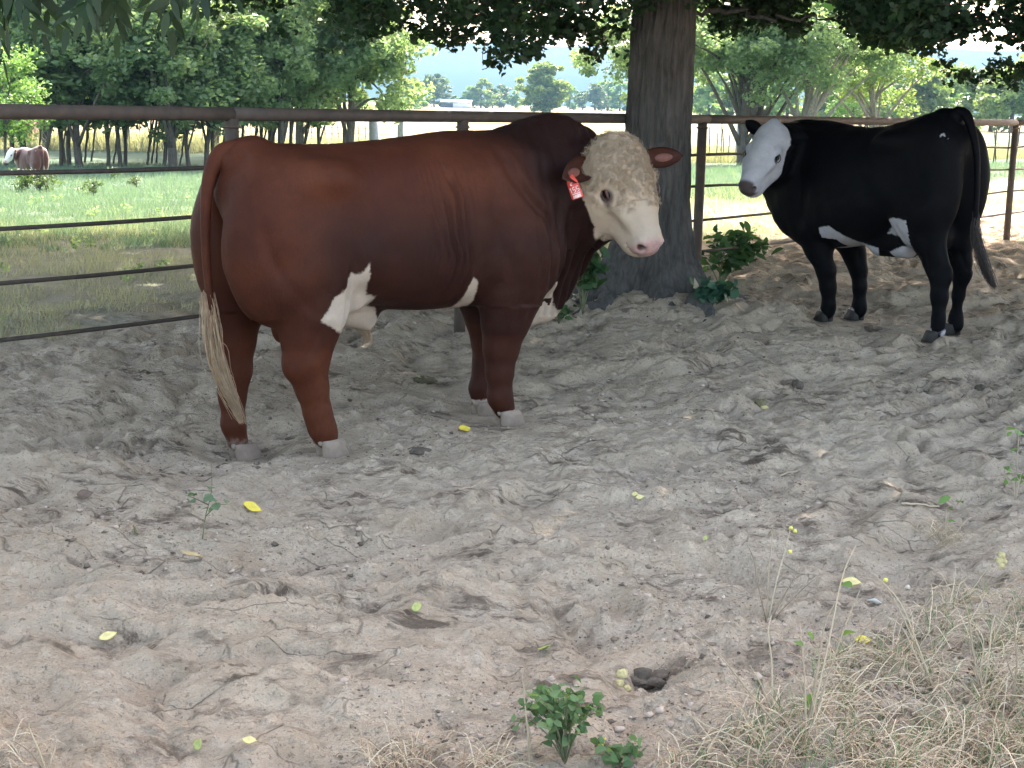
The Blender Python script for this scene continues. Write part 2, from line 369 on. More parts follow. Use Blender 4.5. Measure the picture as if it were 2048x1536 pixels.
# ------------------------------------------------------------------ sculpting in a distance field, then meshing it
class Sculpt:
    def __init__(s, lo, hi, h):
        s.lo = np.array(lo, float); s.h = h
        s.n = np.ceil((np.array(hi) - s.lo) / h).astype(int) + 1
        s.F = np.full(tuple(s.n), 1.0, np.float32)
        s.g = 1.0
        s.ax = [s.lo[i] + h * np.arange(s.n[i], dtype=np.float32) for i in range(3)]
    def _sl(s, lo, hi):
        a = [max(0, int((lo[i] - s.lo[i]) / s.h)) for i in range(3)]
        b = [min(s.n[i], int((hi[i] - s.lo[i]) / s.h) + 2) for i in range(3)]
        return tuple(slice(a[i], b[i]) for i in range(3))
    def put(s, fn, lo, hi, k=.04, sub=False):
        m = k + .05; sl = s._sl(np.array(lo) - m, np.array(hi) + m)
        X = s.ax[0][sl[0]][:, None, None]; Y = s.ax[1][sl[1]][None, :, None]; Z = s.ax[2][sl[2]][None, None, :]
        d = fn(X, Y, Z); f = s.F[sl]
        if sub: d = -d; h = np.maximum(k - np.abs(f - d), 0) / k; s.F[sl] = np.maximum(f, d) + h * h * k * .25
        else: h = np.maximum(k - np.abs(f - d), 0) / k; s.F[sl] = np.minimum(f, d) - h * h * k * .25
    def cone(s, a, b, ra, rb, k=.04, fl=1.0, sub=False):
        """rounded cone between a and b, squeezed sideways (local y) by fl"""
        a = np.array(a, float); b = np.array(b, float); g = 1 / fl; ra = ra * s.g; rb = rb * s.g
        B = (b - a) * np.array([1, g, 1]); L = B @ B
        def fn(X, Y, Z):
            x, y, z = X - a[0], (Y - a[1]) * g, Z - a[2]
            t = np.clip((x * B[0] + y * B[1] + z * B[2]) / L, 0, 1)
            return np.sqrt((x - t * B[0]) ** 2 + (y - t * B[1]) ** 2 + (z - t * B[2]) ** 2) - (ra + (rb - ra) * t)
        r = max(ra, rb); s.put(fn, np.minimum(a, b) - r, np.maximum(a, b) + r, k, sub)
    def chain(s, pts, k=.04, fl=1.0):
        for p, q in zip(pts[:-1], pts[1:]): s.cone(p[:3], q[:3], p[3], q[3], k, fl)
    def ell(s, c, r, k=.05, R=None, sub=False):
        c = np.array(c, float); r = np.array(r, float) * s.g; R = np.eye(3) if R is None else np.array(R)  # rows of R: the ellipsoid's axes
        def fn(X, Y, Z):
            x, y, z = X - c[0], Y - c[1], Z - c[2]
            q = [(x * R[i][0] + y * R[i][1] + z * R[i][2]) / r[i] for i in range(3)]
            k0 = np.sqrt(q[0] ** 2 + q[1] ** 2 + q[2] ** 2)
            k1 = np.sqrt((q[0] / r[0]) ** 2 + (q[1] / r[1]) ** 2 + (q[2] / r[2]) ** 2) + 1e-6
            return k0 * (k0 - 1) / k1
        m = r.max(); s.put(fn, c - m, c + m, k, sub)
    def loft(s, st, n=2.3, egg=0.0, k=.05):
        """barrel along local x; stations x, top, bottom, half width"""
        st = np.array(st, float)
        xs = np.linspace(st[0, 0], st[-1, 0], 200)
        def curve(c):
            v = np.interp(xs, st[:, 0], st[:, c]); w = np.hanning(21); w /= w.sum()
            return np.convolve(np.pad(v, 10, 'edge'), w, 'valid')
        T, Bm, W = curve(1), curve(2), curve(3)
        def fn(X, Y, Z):
            t, bo, w = (np.interp(X.ravel(), xs, a).reshape(X.shape).astype(np.float32) for a in (T, Bm, W))
            zc = (t + bo) / 2; hh = (t - bo) / 2
            v = (Z - zc) / hh
            w2 = w * (1 - egg * np.clip(v, -1, 1))
            f = (np.abs(Y / w2) ** n + np.abs(v) ** n + 1e-9) ** (1 / n)
            d = (f - 1) * np.minimum(w2, hh) * .9
            dx = np.maximum(st[0, 0] - X, X - st[-1, 0])
            dx = np.maximum(dx, 0)
            return np.sqrt(np.maximum(d, 0) ** 2 + dx ** 2) + np.minimum(np.maximum(d, dx * 0 - 9), 0) * (dx <= 0) + (dx > 0) * 1e-3
        w = st[:, 3].max() * (1 + abs(egg))
        s.put(fn, (st[0, 0] - .02, -w, st[:, 2].min()), (st[-1, 0] + .02, w, st[:, 1].max()), k)
    def mesh(s):
        F = s.F; S = F < 0
        C = [S[i:S.shape[0] - 1 + i, j:S.shape[1] - 1 + j, k:S.shape[2] - 1 + k] for i in (0, 1) for j in (0, 1) for k in (0, 1)]
        any_ = np.logical_or.reduce(C); all_ = np.logical_and.reduce(C)
        I = np.argwhere(any_ & ~all_)
        vid = np.full(any_.shape, -1, np.int64); vid[tuple(I.T)] = np.arange(len(I))
        acc = np.zeros((len(I), 3)); cnt = np.zeros(len(I))
        cor = [np.array((i, j, k)) for i in (0, 1) for j in (0, 1) for k in (0, 1)]
        for a in cor:
            for ax in range(3):
                if a[ax]: continue
                b = a.copy(); b[ax] = 1
                fa = F[tuple((I + a).T)]; fb = F[tuple((I + b).T)]
                mk = (fa < 0) != (fb < 0)
                t = np.where(mk, fa / (fa - fb + 1e-12), 0)
                P = I + a + t[:, None] * (b - a)
                acc[mk] += P[mk]; cnt[mk] += 1
        V = s.lo + s.h * (acc / cnt[:, None])
        Q = []
        for ax in range(3):
            o1, o2 = [(1, 2), (2, 0), (0, 1)][ax]
            sl0 = [slice(None)] * 3; sl1 = [slice(None)] * 3
            sl0[ax] = slice(0, -1); sl1[ax] = slice(1, None)
            a, b = S[tuple(sl0)], S[tuple(sl1)]
            E = np.argwhere(a != b)
            ok = np.all([(E[:, o] > 0) & (E[:, o] < S.shape[o] - 1) for o in (o1, o2)], axis=0)
            E = E[ok]; ins = a[tuple(E.T)]
            e1 = np.zeros(3, int); e1[o1] = 1; e2 = np.zeros(3, int); e2[o2] = 1
            q = np.stack([vid[tuple((E - e1 - e2).T)], vid[tuple((E - e2).T)], vid[tuple(E.T)], vid[tuple((E - e1).T)]], 1)
            q[~ins] = q[~ins][:, ::-1]; Q.append(q)
        Q = np.vstack(Q)
        Q = Q[(Q >= 0).all(1)]
        return V, Q
def vnormals(V, Q):
    n = np.cross(V[Q[:, 2]] - V[Q[:, 0]], V[Q[:, 3]] - V[Q[:, 1]])
    N = np.zeros_like(V)
    for k in range(4): np.add.at(N, Q[:, k], n)
    return N / (np.linalg.norm(N, axis=1)[:, None] + 1e-9)
def relax(V, Q, it=2, f=.5):
    for _ in range(it):
        A = np.zeros_like(V); c = np.zeros(len(V))
        for k in range(4):
            np.add.at(A, Q[:, k], V[Q[:, (k + 1) % 4]] + V[Q[:, (k + 3) % 4]]); np.add.at(c, Q[:, k], 2)
        V = V * (1 - f) + f * A / c[:, None]
    return V
def seg_dist(x, z, poly):
    """distance and run length (0..1) along a polyline in the (x,z) side view"""
    P = np.array(poly, float); L = np.r_[0, np.cumsum(np.hypot(*np.diff(P, axis=0).T))]
    bd = np.full(x.shape, 9.); bt = np.zeros(x.shape)
    for i in range(len(P) - 1):
        d = P[i + 1] - P[i]; t = np.clip(((x - P[i, 0]) * d[0] + (z - P[i, 1]) * d[1]) / (d @ d), 0, 1)
        e = np.hypot(x - P[i, 0] - t * d[0], z - P[i, 1] - t * d[1])
        m = e < bd; bd = np.where(m, e, bd); bt = np.where(m, (L[i] + t * (L[i + 1] - L[i])) / L[-1], bt)
    return bd, bt
def poly_sd(x, z, poly):
    """signed distance to a polygon, positive inside"""
    P = np.array(poly, float); ins = np.zeros(x.shape, bool)
    d, _ = seg_dist(x, z, np.vstack([P, P[:1]]))
    for (x0, z0), (x1, z1) in zip(P, np.roll(P, -1, 0)):
        c = ((z0 > z) != (z1 > z)) & (x < (x1 - x0) * (z - z0) / (z1 - z0 + 1e-12) + x0)
        ins ^= c
    return np.where(ins, d, -d)
def curve_pts(P, n):
    """smooth resampling of control rows (any width) by Catmull-Rom"""
    P = np.asarray(P, float); m = len(P); Pp = np.vstack([2 * P[0] - P[1], P, 2 * P[-1] - P[-2]])
    out = []
    for u in np.linspace(0, m - 1 - 1e-6, n):
        i = int(u); t = u - i; a, b, c, d = Pp[i:i + 4]
        out.append(.5 * (2 * b + (c - a) * t + (2 * a - 5 * b + 4 * c - d) * t * t + (3 * b - a - 3 * c + d) * t ** 3))
    return np.array(out)
def strands(name, roots, ctrl_fn, n, r, mat, parent, vcol=None, seg=7):
    """hair: n thin three-sided tapering tubes; ctrl_fn(i) -> (m,3) polyline"""
    Vs, Qs, A = [], [], []; off = 0
    for i in range(n):
        P = np.asarray(ctrl_fn(i)); m = len(P)
        T = np.gradient(P, axis=0); T /= np.linalg.norm(T, axis=1)[:, None] + 1e-9
        U = np.cross(T, rng.normal(0, 1, 3)); U /= np.linalg.norm(U, axis=1)[:, None] + 1e-9; W = np.cross(T, U)
        rr = (r * (1 - .75 * np.linspace(0, 1, m)))[:, None]
        ring = [P + rr * (math.cos(a) * U + math.sin(a) * W) for a in (0, 2.094, 4.189)]
        V = np.stack(ring, 1).reshape(-1, 3)
        a, b = np.meshgrid(np.arange(m - 1), np.arange(3), indexing='ij'); c = (b + 1) % 3
        Qs.append((np.stack([a * 3 + b, a * 3 + c, (a + 1) * 3 + c, (a + 1) * 3 + b], -1).reshape(-1, 4)) + off)
        Vs.append(V); A.append(np.full(len(V), rng.random() if vcol is None else vcol(i))); off += len(V)
    return mesh_np(name, np.vstack(Vs), np.vstack(Qs), mat, parent, True, {'v': np.concatenate(A)})

# ------------------------------------------------------------------ coats
def coat_mat(name, base_a, base_b, white=(.62, .55, .46), pinkc=(.55, .30, .27), darkc=(.05, .02, .018), tanc=(.60, .45, .29), rough=.62, sheen=.25, fz=1.0, spec=.25):
    m, nt, N, L, P = new_mat(name); b = NB(nt); p = b.pos()
    w = b.attr('white'); pk = b.attr('pink'); dk = b.attr('dark')
    hair = b.noise(150, 3, .7, b.scale(p, 1, 1, .3)); patch = b.noise(2.6, 4, .6, p); med = b.noise(9, 4, .6, p)
    c = b.mix(b.mapr(patch, .38, .64), base_a, base_b)
    c = b.mix(b.mapr(med, .45, .75, 0, .3), c, tuple(x * .62 for x in base_a))
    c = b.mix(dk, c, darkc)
    c = b.mix(b.mapr(hair, .35, .7, 0, .35), c, tuple(x * .55 for x in base_a))
    wn_ = b.math('ADD', w, b.math('MULTIPLY', b.math('SUBTRACT', b.noise(40, 5, .8, p), .5), .035))
    wc = b.mix(b.mapr(b.noise(14, 4, .6, p), .35, .7), tuple(x * .82 for x in white), white)
    wc = b.mix(b.mapr(hair, .4, .7, 0, .3), wc, tuple(x * .6 for x in white))
    wc = b.mix(b.math('MULTIPLY', b.attr('tan'), .8), wc, tanc)
    c = b.mix(b.mapr(wn_, -.005, .005), c, wc)
    pc = b.mix(b.mapr(b.noise(40, 3, .6, p), .4, .7), pinkc, tuple(x * .75 for x in pinkc))
    c = b.mix(pk, c, pc)
    c = b.mix(b.mapr(b.attr('soot'), 0, 1), c, (.035, .018, .014))
    dust = b.math('MULTIPLY', b.mapr(b.math('ADD', b.attr('dust'), b.math('MULTIPLY', b.noise(18, 5, .7, p), .6)), .75, 1.15), .85)
    c = b.mix(dust, c, (.42, .34, .29))
    L.new(c, P.inputs['Base Color'])
    L.new(b.mix(pk, (rough,) * 3, (.32,) * 3), P.inputs['Roughness'])
    P.inputs['Specular IOR Level'].default_value = spec
    P.inputs['Sheen Weight'].default_value = sheen; P.inputs['Sheen Roughness'].default_value = .5
    h = b.math('ADD', b.math('MULTIPLY', hair, .5), b.math('MULTIPLY', med, .8))
    nr = b.bump(h, .35 * fz, .008)
    nr = b.bump(b.noise(28, 4, .6, p), .25 * fz, .012, nr)
    L.new(nr, P.inputs['Normal']); return m
hair_pale = simple_mat("pale_hair", (.56, .43, .28), .6, .4, 30, 0, vary=(.27, .17, .10))
curl_mat = simple_mat("cream_curls", (.40, .315, .215), .75, .25, 30, 0, vary=(.34, .245, .15))
eye_mat = simple_mat("dark_eye", (.010, .006, .005), .22, .3, 30, 0, spec=.3)
lid_mat = simple_mat("eyelid", (.075, .034, .026), .45, .3, 60, .4, .002)
horn_mat = simple_mat("pale_hoof", (.26, .205, .16), .8, .35, 14, .7, .01, col2=(.20, .155, .12))
horn_dark = simple_mat("dark_hoof", (.016, .014, .013), .6, .35, 14, .6, .006, col2=(.035, .03, .027))
ear_in = simple_mat("ear_inside", (.16, .055, .036), .7, .4, 16, .3, .004)
tag_mat = simple_mat("red_plastic_tag", (.60, .060, .035), .35, .1, 10, 0)
tag_ink = simple_mat("tag_lettering", (.85, .62, .58), .5, .1, 10, 0)
nostril_mat = simple_mat("nostril", (.05, .012, .010), .5, .3, 40, 0)

def head_frame(O, az, pt, roll, s):
    """origin at the poll; a: towards the animal's left, l: down the face, n: out of the face"""
    O = np.array(O, float); az, pt, roll = map(math.radians, (az, pt, roll))
    hor = np.array([math.cos(az), math.sin(az), 0]); Z = np.array([0, 0, 1.])
    L = hor * math.cos(pt) - Z * math.sin(pt); N = hor * math.sin(pt) + Z * math.cos(pt); A = np.cross(Z, hor)
    c, q = math.cos(roll), math.sin(roll); L, A = L * c + A * q, A * c - L * q
    return O, A, L, N, (lambda a, l, n: O + s * (A * a + L * l + N * n)), np.stack([A, L, N]), s
def sculpt_head(S, hp, HR, g, w):
    """skull, muzzle, jaws, brows, sockets and nostrils; w: width of the face"""
    S.g = g
    S.ell(hp(0, .13, -.115), (.160 * w, .15, .118), .05, HR)
    S.ell(hp(0, .050, -.105), (.115 * w, .075, .085), .05, HR)
    S.ell(hp(0, .27, -.11), (.138 * w, .16, .105), .05, HR)
    S.cone(hp(0, .22, -.10), hp(0, .50, -.066), .118 * w, .084, .05)
    S.ell(hp(0, .545, -.070), (.086, .052, .060), .03, HR)
    S.ell(hp(0, .53, -.13), (.066, .055, .048), .035, HR)
    for s in (-1, 1):
        S.cone(hp(s * .080 * w, .20, -.24), hp(s * .045, .50, -.135), .085, .046, .05)
        S.ell(hp(s * .100 * w, .24, -.20), (.05, .13, .10), .05, HR)
        S.ell(hp(s * .138 * w, .222, -.064), (.026, .042, .034), .035, HR)          # brow
        S.cone(hp(s * .136 * w, .315, -.072), hp(s * .080, .44, -.055), .024, .016, .035)   # cheek ridge
        S.ell(hp(s * .164 * w, .270, -.078), (.022, .030, .022), .018, HR, sub=True)
        S.ell(hp(s * .052, .548, -.030), (.030, .022, .020), .018, HR)
        S.ell(hp(s * .062, .562, -.040), (.021, .026, .019), .010, HR, sub=True)
        S.ell(hp(s * .140 * w, .10, -.17), (.055, .045, .05), .05, HR)
    S.cone(hp(-.06, .575, -.108), hp(.06, .575, -.108), .006, .006, .012, sub=True)   # mouth
    S.cone(hp(.07, .565, -.108), hp(.085, .49, -.115), .006, .004, .012, sub=True)
    S.cone(hp(-.07, .565, -.108), hp(-.085, .49, -.115), .006, .004, .012, sub=True)
    S.cone(hp(0, .40, -.19), hp(0, .20, -.27), .05, .09, .06)
    S.g = 1.0
def face_fields(V, hp, w, g, headish):
    soot = np.zeros(len(V))
    for s in (-1, 1):
        dv = V - hp(s * .148 * w, .272, -.074); u_ = hp(0, 1, 0) - hp(0, 0, 0); l_ = dv @ (u_ / np.linalg.norm(u_)); de = np.sqrt(np.maximum((dv * dv).sum(1) - .72 * l_ * l_, 0))
        soot = np.maximum(soot, (1 - sstep(.028 * g, .044 * g, de)) * .85)
        soot = np.maximum(soot, (1 - sstep(.017, .026, np.linalg.norm(V - hp(s * .062, .560, -.040), axis=1))))
        d = V - hp(s * .15 * w, .30, -.072)
    return soot
def put_eyes(root, hp, w, g, lm=None):
    for s in (-1, 1):
        mb = MB(); mb.blob(hp(s * .148 * w, .266, -.071), (.023 * g, .026 * g, .023 * g), 18, 12); ey = mb.build("eye", eye_mat, root)
        mb = MB(); t9 = np.linspace(0, PI, 9)
        for up, rr in ((1, .0065), (-1, .0055)):
            P = [hp(s * (.148 * w + .020 * math.sin(t)), .268 - .036 * math.cos(t), -.072 + up * .019 * math.sin(t)) for t in t9]
            mb.tube(P, [rr * g * (.45 + .55 * math.sin(t)) for t in t9], 7)
        mb.build("eyelid", lm or lid_mat, ey)
def ear_mesh(root, tip, up, width, thick, droop, n=16, m=10):
    """a cupped ear: leaf-shaped shell with thickness; returns V,Q and the flag of its inner face"""
    root, tip, up = (np.array(a, float) for a in (root, tip, up))
    ax = tip - root; L = np.linalg.norm(ax); ax /= L
    sd = np.cross(up, ax); sd /= np.linalg.norm(sd); fw = np.cross(ax, sd)
    V, A = [], []
    for side in (0, 1):
        for i in range(n):
            t = i / (n - 1)
            w = width * (.42 + .58 * math.sin(min(1, t / .5) * PI / 2)) if t < .5 else width * max(0, 1 - ((t - .5) / .5) ** 1.9) ** .72
            w = max(w, .004)
            for j in range(m):
                s_ = -1 + 2 * j / (m - 1)
                cup = (s_ * s_ - .5) * w * .75 * (1 - .5 * t)
                off = (thick * (1 - abs(s_) ** 3) * (1 - .6 * t) + .001) * (1 if side else -1) * .5
                pt = root + ax * L * t + sd * (s_ * w) + fw * (cup + off) + np.array([0, 0, -droop * t * t])
                V.append(pt); A.append(side)
    Q = []
    for side in (0, 1):
        o = side * n * m
        for i in range(n - 1):
            for j in range(m - 1):
                q = (o + i * m + j, o + i * m + j + 1, o + (i + 1) * m + j + 1, o + (i + 1) * m + j)
                Q.append(q if side else q[::-1])
    o = n * m
    rim = [i * m for i in range(n)] + [(n - 1) * m + j for j in range(1, m)] + [i * m + m - 1 for i in range(n - 2, -1, -1)] + [j for j in range(m - 2, -1, -1)]
    for a, b_ in zip(rim, rim[1:] + rim[:1]): Q.append((a, b_, b_ + o, a + o))
    return np.array(V), np.array(Q), np.array(A, float)
def hoof_pair(name, c, fwd, r, h, mat, parent, tilt=0.0):
    """two claws and dew claws of one foot; c = centre of the sole in local space"""
    mb = MB(); f = np.array([math.cos(fwd), math.sin(fwd), 0]); sdv = np.array([-f[1], f[0], 0])
    for s in (-1, 1):
        rows = []
        for k, (zz, sc, sh) in enumerate(((-.02, 1.08, .012), (0, 1.10, .012), (.35, 1.02, .004), (.7, .94, -.004), (1.0, .86, -.012), (1.05, .6, -.012))):
            ring = []
            for j in range(14):
                a = j / 14 * 2 * PI
                lx = math.cos(a); ly = math.sin(a)
                px_ = (lx * (1.15 if lx > 0 else .95)) * r * sc + sh + r * .12
                if lx > 0: ly *= (1 - .35 * lx)
                py_ = ly * r * .52 * sc
                ring.append(np.array(c) + f * (px_) + sdv * (py_ + s * r * .52 - s * max(lx, 0) * r * .04) + np.array([0, 0, zz * h]))
            rows.append(ring)
        V = np.array(rows).reshape(-1, 3); n = 14
        Q = [(i * n + j, i * n + (j + 1) % n, (i + 1) * n + (j + 1) % n, (i + 1) * n + j) for i in range(5) for j in range(n)]
        top = len(V); V = np.vstack([V, V[-n:].mean(0), V[:n].mean(0)])
        T = [(5 * n + j, 5 * n + (j + 1) % n, top) for j in range(n)] + [((j + 1) % n, j, top + 1) for j in range(n)]
        V = V + .003 * noise(V[:, 0] * 40, V[:, 1] * 40, V[:, 2] * 40, 5)[:, None]
        mb.add(V, Q, T)
        mb.blob(np.array(c) - f * r * .88 + sdv * s * r * .42 + np.array([0, 0, h * .92]), (r * .22, r * .2, r * .26), 8, 6)
    return mb.build(name, mat, parent)

# ------------------------------------------------------------------ the red bull
BO = (-1.3274, 6.95); BANG = math.radians(35)
def build_bull():
    root = empty("bull", (BO[0], BO[1], 0), BANG, "big red-brown bull with curly cream face and red ear tag, in front of the oak", "bull")
    S = Sculpt((-.22, -.86, -.22), (2.32, .48, 1.60), .0095)
    S.loft([(.06, 1.365, .86, .25), (.3, 1.385, .70, .325), (.6, 1.408, .615, .355), (.9, 1.432, .575, .375), (1.2, 1.458, .57, .375),
            (1.45, 1.478, .57, .355), (1.62, 1.50, .56, .335), (1.78, 1.52, .62, .26), (1.90, 1.48, .80, .19)], n=2.35, egg=.10, k=.04)
    # hindquarters
    S.ell((.20, 0, 1.16), (.27, .30, .215), .08)
    for s in (-1, 1):
        S.ell((.150, s * .180, .93), (.252, .178 if s > 0 else .165, .37), .08)
        S.ell((.30, s * .20, .84), (.22, .15, .29), .10)
        S.ell((.36, s * .27, 1.25), (.13, .06, .06), .12)                # hip
    S.cone((-.02, 0, 1.33), (.12, 0, 1.36), .045, .06, .08)
    S.cone((-.01, 0, .55), (-.01, 0, 1.25), .05, .02, .07, .5, sub=True)
    # near hind leg
    S.chain([(.27, -.21, .80, .20), (.315, -.225, .62, .155), (.295, -.225, .50, .122), (.285, -.225, .385, .103)], .06, .72)
    S.chain([(.285, -.225, .385, .101), (.315, -.225, .26, .072), (.343, -.225, .14, .060), (.368, -.225, .06, .058), (.388, -.225, .018, .057)], .05, .82)
    S.ell((.215, -.225, .375), (.035, .035, .05), .05)
    # far hind leg, stepped back
    S.chain([(.13, .18, .78, .17), (.115, .18, .60, .122), (.105, .18, .45, .095), (.098, .18, .30, .085)], .06, .76)
    S.chain([(.098, .18, .30, .084), (.088, .18, .18, .062), (.092, .18, .04, .053), (.115, .18, -.050, .054)], .05, .84)
    S.ell((.035, .18, .31), (.03, .03, .045), .04)
    # shoulder and front legs
    S.ell((1.50, -.24, 1.02), (.21, .14, .36), .12); S.ell((1.50, .24, 1.02), (.21, .14, .36), .12)
    S.ell((1.50, -.28, .83), (.16, .10, .17), .12)
    S.chain([(1.46, -.235, .86, .20), (1.435, -.235, .66, .165), (1.415, -.225, .52, .128), (1.395, -.215, .375, .090)], .05, .8)
    S.chain([(1.395, -.215, .37, .088), (1.392, -.215, .25, .068), (1.395, -.215, .12, .059), (1.425, -.215, .055, .057)], .05, .88)
    S.ell((1.425, -.215, .36), (.055, .058, .06), .04)
    S.chain([(1.52, .21, .82, .19), (1.535, .18, .62, .145), (1.55, .17, .48, .105), (1.565, .17, .345, .080)], .05, .8)
    S.chain([(1.565, .17, .345, .080), (1.555, .17, .22, .060), (1.53, .17, .09, .054), (1.54, .17, .03, .054)], .05, .88)
    # hump, neck, brisket
    S.ell((1.86, -.01, 1.30), (.34, .20, .235), .08)
    S.ell((1.70, -.02, 1.16), (.30, .30, .30), .10)
    S.cone((1.84, -.06, 1.13), (1.93, -.30, 1.17), .27, .215, .08)
    S.cone((1.88, -.10, .98), (1.95, -.28, 1.03), .19, .13, .08)
    S.cone((1.74, -.03, .86), (1.86, -.12, .96), .21, .16, .10)
    S.cone((1.70, -.02, .62), (1.80, -.06, .78), .14, .12, .08, .7)
    S.cone((1.60, -.01, .535), (1.78, -.03, .565), .115, .115, .06, .75)
    S.cone((1.83, -.06, .62), (1.91, -.14, .82), .055, .07, .06, .5)
    S.cone((1.85, -.08, .64), (1.93, -.16, .86), .075, .09, .08, .7)
    # belly line, flank fold, sheath
    S.cone((.52, -.10, .62), (.70, -.04, .55), .09, .06, .08, .8)
    S.cone((.66, -.04, .56), (.705, -.04, .525), .04, .026, .04, .8)
    S.cone((.40, -.24, .72), (.55, -.22, .655), .07, .03, .08, .6)
    S.ell((.255, -.02, .555), (.052, .06, .105), .03)
    # head, in its own frame
    O, Ax, Lx, Nx, hp, HR, HS = head_frame([1.986, -.425, 1.460], -90, 66.5, 4, 1.045)
    sculpt_head(S, hp, HR, HS, 1.0)
    S.cone(hp(0, .10, -.20), (1.93, -.24, 1.17), .16, .20, .07)
    S.cone(hp(0, .26, -.26), (1.93, -.25, 1.02), .10, .13, .08)
    V, Q = S.mesh(); del S.F
    V = relax(V, Q, 2, .5); N = vnormals(V, Q)
    x, y, z = V.T
    D = (V - O) / HS; ha, hl, hn = D @ Ax, D @ Lx, D @ Nx
    headish = sstep(-.30, -.16, hn) * (y < -.3) * (hl > -.08) * (np.abs(ha) < .25)
    near = sstep(.12, .25, np.abs(y)) * (1 - headish)
    dsp = np.zeros(len(V))
    wob = .018 * noise(x * 4, z * 5, 0, 91)
    for poly, w, A in (([(.985, 1.30), (1.035, 1.14), (1.055, .95), (1.045, .66)], .012, .015), ([(.945, 1.22), (.995, 1.05), (1.01, .86), (1.005, .68)], .010, .011),
                       ([(1.07, 1.25), (1.085, 1.05), (1.085, .80), (1.075, .62)], .012, .013), ([(.90, 1.15), (.95, .98), (.965, .80)], .010, .004),
                       ([(.86, 1.12), (.90, .98), (.92, .86)], .010, .005),
                       ([(1.30, 1.42), (1.36, 1.26), (1.44, 1.13), (1.53, 1.04), (1.60, .90)], .022, .012),
                       ([(.45, .86), (.455, .74), (.44, .62), (.42, .50)], .010, .010),
                       ([(.15, .80), (.20, .70), (.27, .635), (.34, .61)], .030, .004)):
        d, t = seg_dist(x + wob, z, poly)
        e = np.clip(np.minimum(t, 1 - t) * 5, 0, 1)
        dsp += near * e * (-A * np.exp(-(d / w) ** 2) + .55 * A * np.exp(-((d - 2.1 * w) / (w * 1.1)) ** 2))
    for poly, w, A in (([(1.30, 1.30), (1.26, 1.10), (1.28, .90), (1.34, .76)], .05, .014), ([(1.62, 1.18), (1.60, 1.0), (1.58, .84)], .04, .012),
                       ([(.62, 1.22), (.56, 1.05), (.52, .90)], .06, .016), ([(.02, 1.05), (.06, .90), (.14, .76)], .03, .010), ([(.30, .60), (.27, .48), (.26, .40)], .020, .007),
                       ([(1.43, .70), (1.42, .58), (1.40, .46)], .022, .008), ([(1.50, .66), (1.47, .52)], .020, .007), ([(.34, .30), (.355, .16)], .012, .004)):
        d, t = seg_dist(x + wob, z, poly); e = np.clip(np.minimum(t, 1 - t) * 3 + .15, 0, 1)
        dsp += -A * e * np.exp(-(d / w) ** 2) * (y < -.08)
    # hanging neck skin: folds running down from the crest
    nk = sstep(1.40, 1.62, x) * (1 - headish) * sstep(.62, .8, z) * (1 - .4 * sstep(1.3, 1.5, z))
    ph = (x - .28 * (z - 1.1) ** 2 - .55 * y * 0) * 2 * PI / .085 + 2.6 * noise(x * 3, y * 3, z * 2.2, 14)
    dsp += -.022 * nk * (.5 + .5 * np.sin(ph)) ** 2 * sstep(-.55, .1, noise(x * 5, z * 5, 3.3, 15))
    br = sstep(1.66, 1.8, x) * (z < .86) * (z > .5) * (1 - headish)
    dsp += -.016 * br * (.5 + .5 * np.sin(x * 2 * PI / .055 + z * 9)) ** 2
    rib = sstep(.72, .9, x) * (1 - sstep(1.1, 1.2, x)) * sstep(.7, .85, z) * (1 - sstep(1.2, 1.36, z)) * near
    dsp += -.0022 * rib * np.sin((x + .12 * (z - 1) ** 2) * 2 * PI / .032 + 2 * noise(x * 4, z * 4, 0, 16))
    dsp += .004 * fbm(x * 9, y * 9, z * 9, 3, 17) * (z < .62)
    dsp += .016 * fbm(x * 3.4, y * 3.4, z * 3.4, 3, 18) * (1 - headish) * (z > .6)
    # curls on the forehead
    fore = headish * (1 - sstep(.20, .47, hl + .03 * noise(ha * 30, hl * 30, 0, 26))) * sstep(-.17, -.07, hn)
    fore0 = fore.copy()
    for s in (-1, 1): fore = fore * sstep(.040, .066, np.linalg.norm(V - hp(s * .15, .27, -.076), axis=1))
    cr = np.abs(fbm(ha * 26, hl * 26, hn * 26, 2, 19)) * 2
    dsp += fore * (.012 - .012 * np.clip(cr, 0, 1))
    dsp += headish * (1 - fore) * .004 * fbm(ha * 18, hl * 10, hn * 18, 3, 20)
    V = V + N * dsp[:, None]
    x, y, z = V.T
    # coat pattern: signed distances to white patches (side view), positive = white
    nz = .012 * fbm(x * 14, y * 14, z * 14, 3, 23)
    w = poly_sd(x, z, [(.30, .60), (.375, .70), (.415, .725), (.44, .745), (.452, .818), (.506, .812), (.53, .824), (.551, .868), (.56, .76), (.585, .695), (.632, .68), (.642, .635), (.70, .612), (.78, .52), (.70, .44), (.5, .48), (.36, .56)])
    w = np.where(x < .46, np.minimum(w, .03), w)
    w2 = poly_sd(x, z, [(1.128, .76), (1.15, .745), (1.17, .70), (1.185, .64), (1.25, .50), (1.16, .52), (1.06, .55), (1.11, .62), (1.115, .69)])
    w3 = poly_sd(x, z, [(1.52, .36), (1.50, .66), (1.64, .70), (1.76, .70), (1.775, .62), (1.81, .54), (1.90, .52), (1.90, .36)])
    w3 = np.minimum(w3, .22 - np.abs(y + .03))
    w = np.maximum(np.maximum(w, w2), w3)
    legs = ((x < .52) & (z < .52)) | ((x > 1.2) & (np.abs(y) > .125) & (z < .64))
    w = np.where(legs & (z < .60), np.minimum(w, -.02), w)
    foot = np.where(x < .8, np.where(y < 0, .0, -.085), np.where(y < 0, .03, .065))
    w = np.maximum(w, np.where(z < .15, foot - .034 - z, -1))
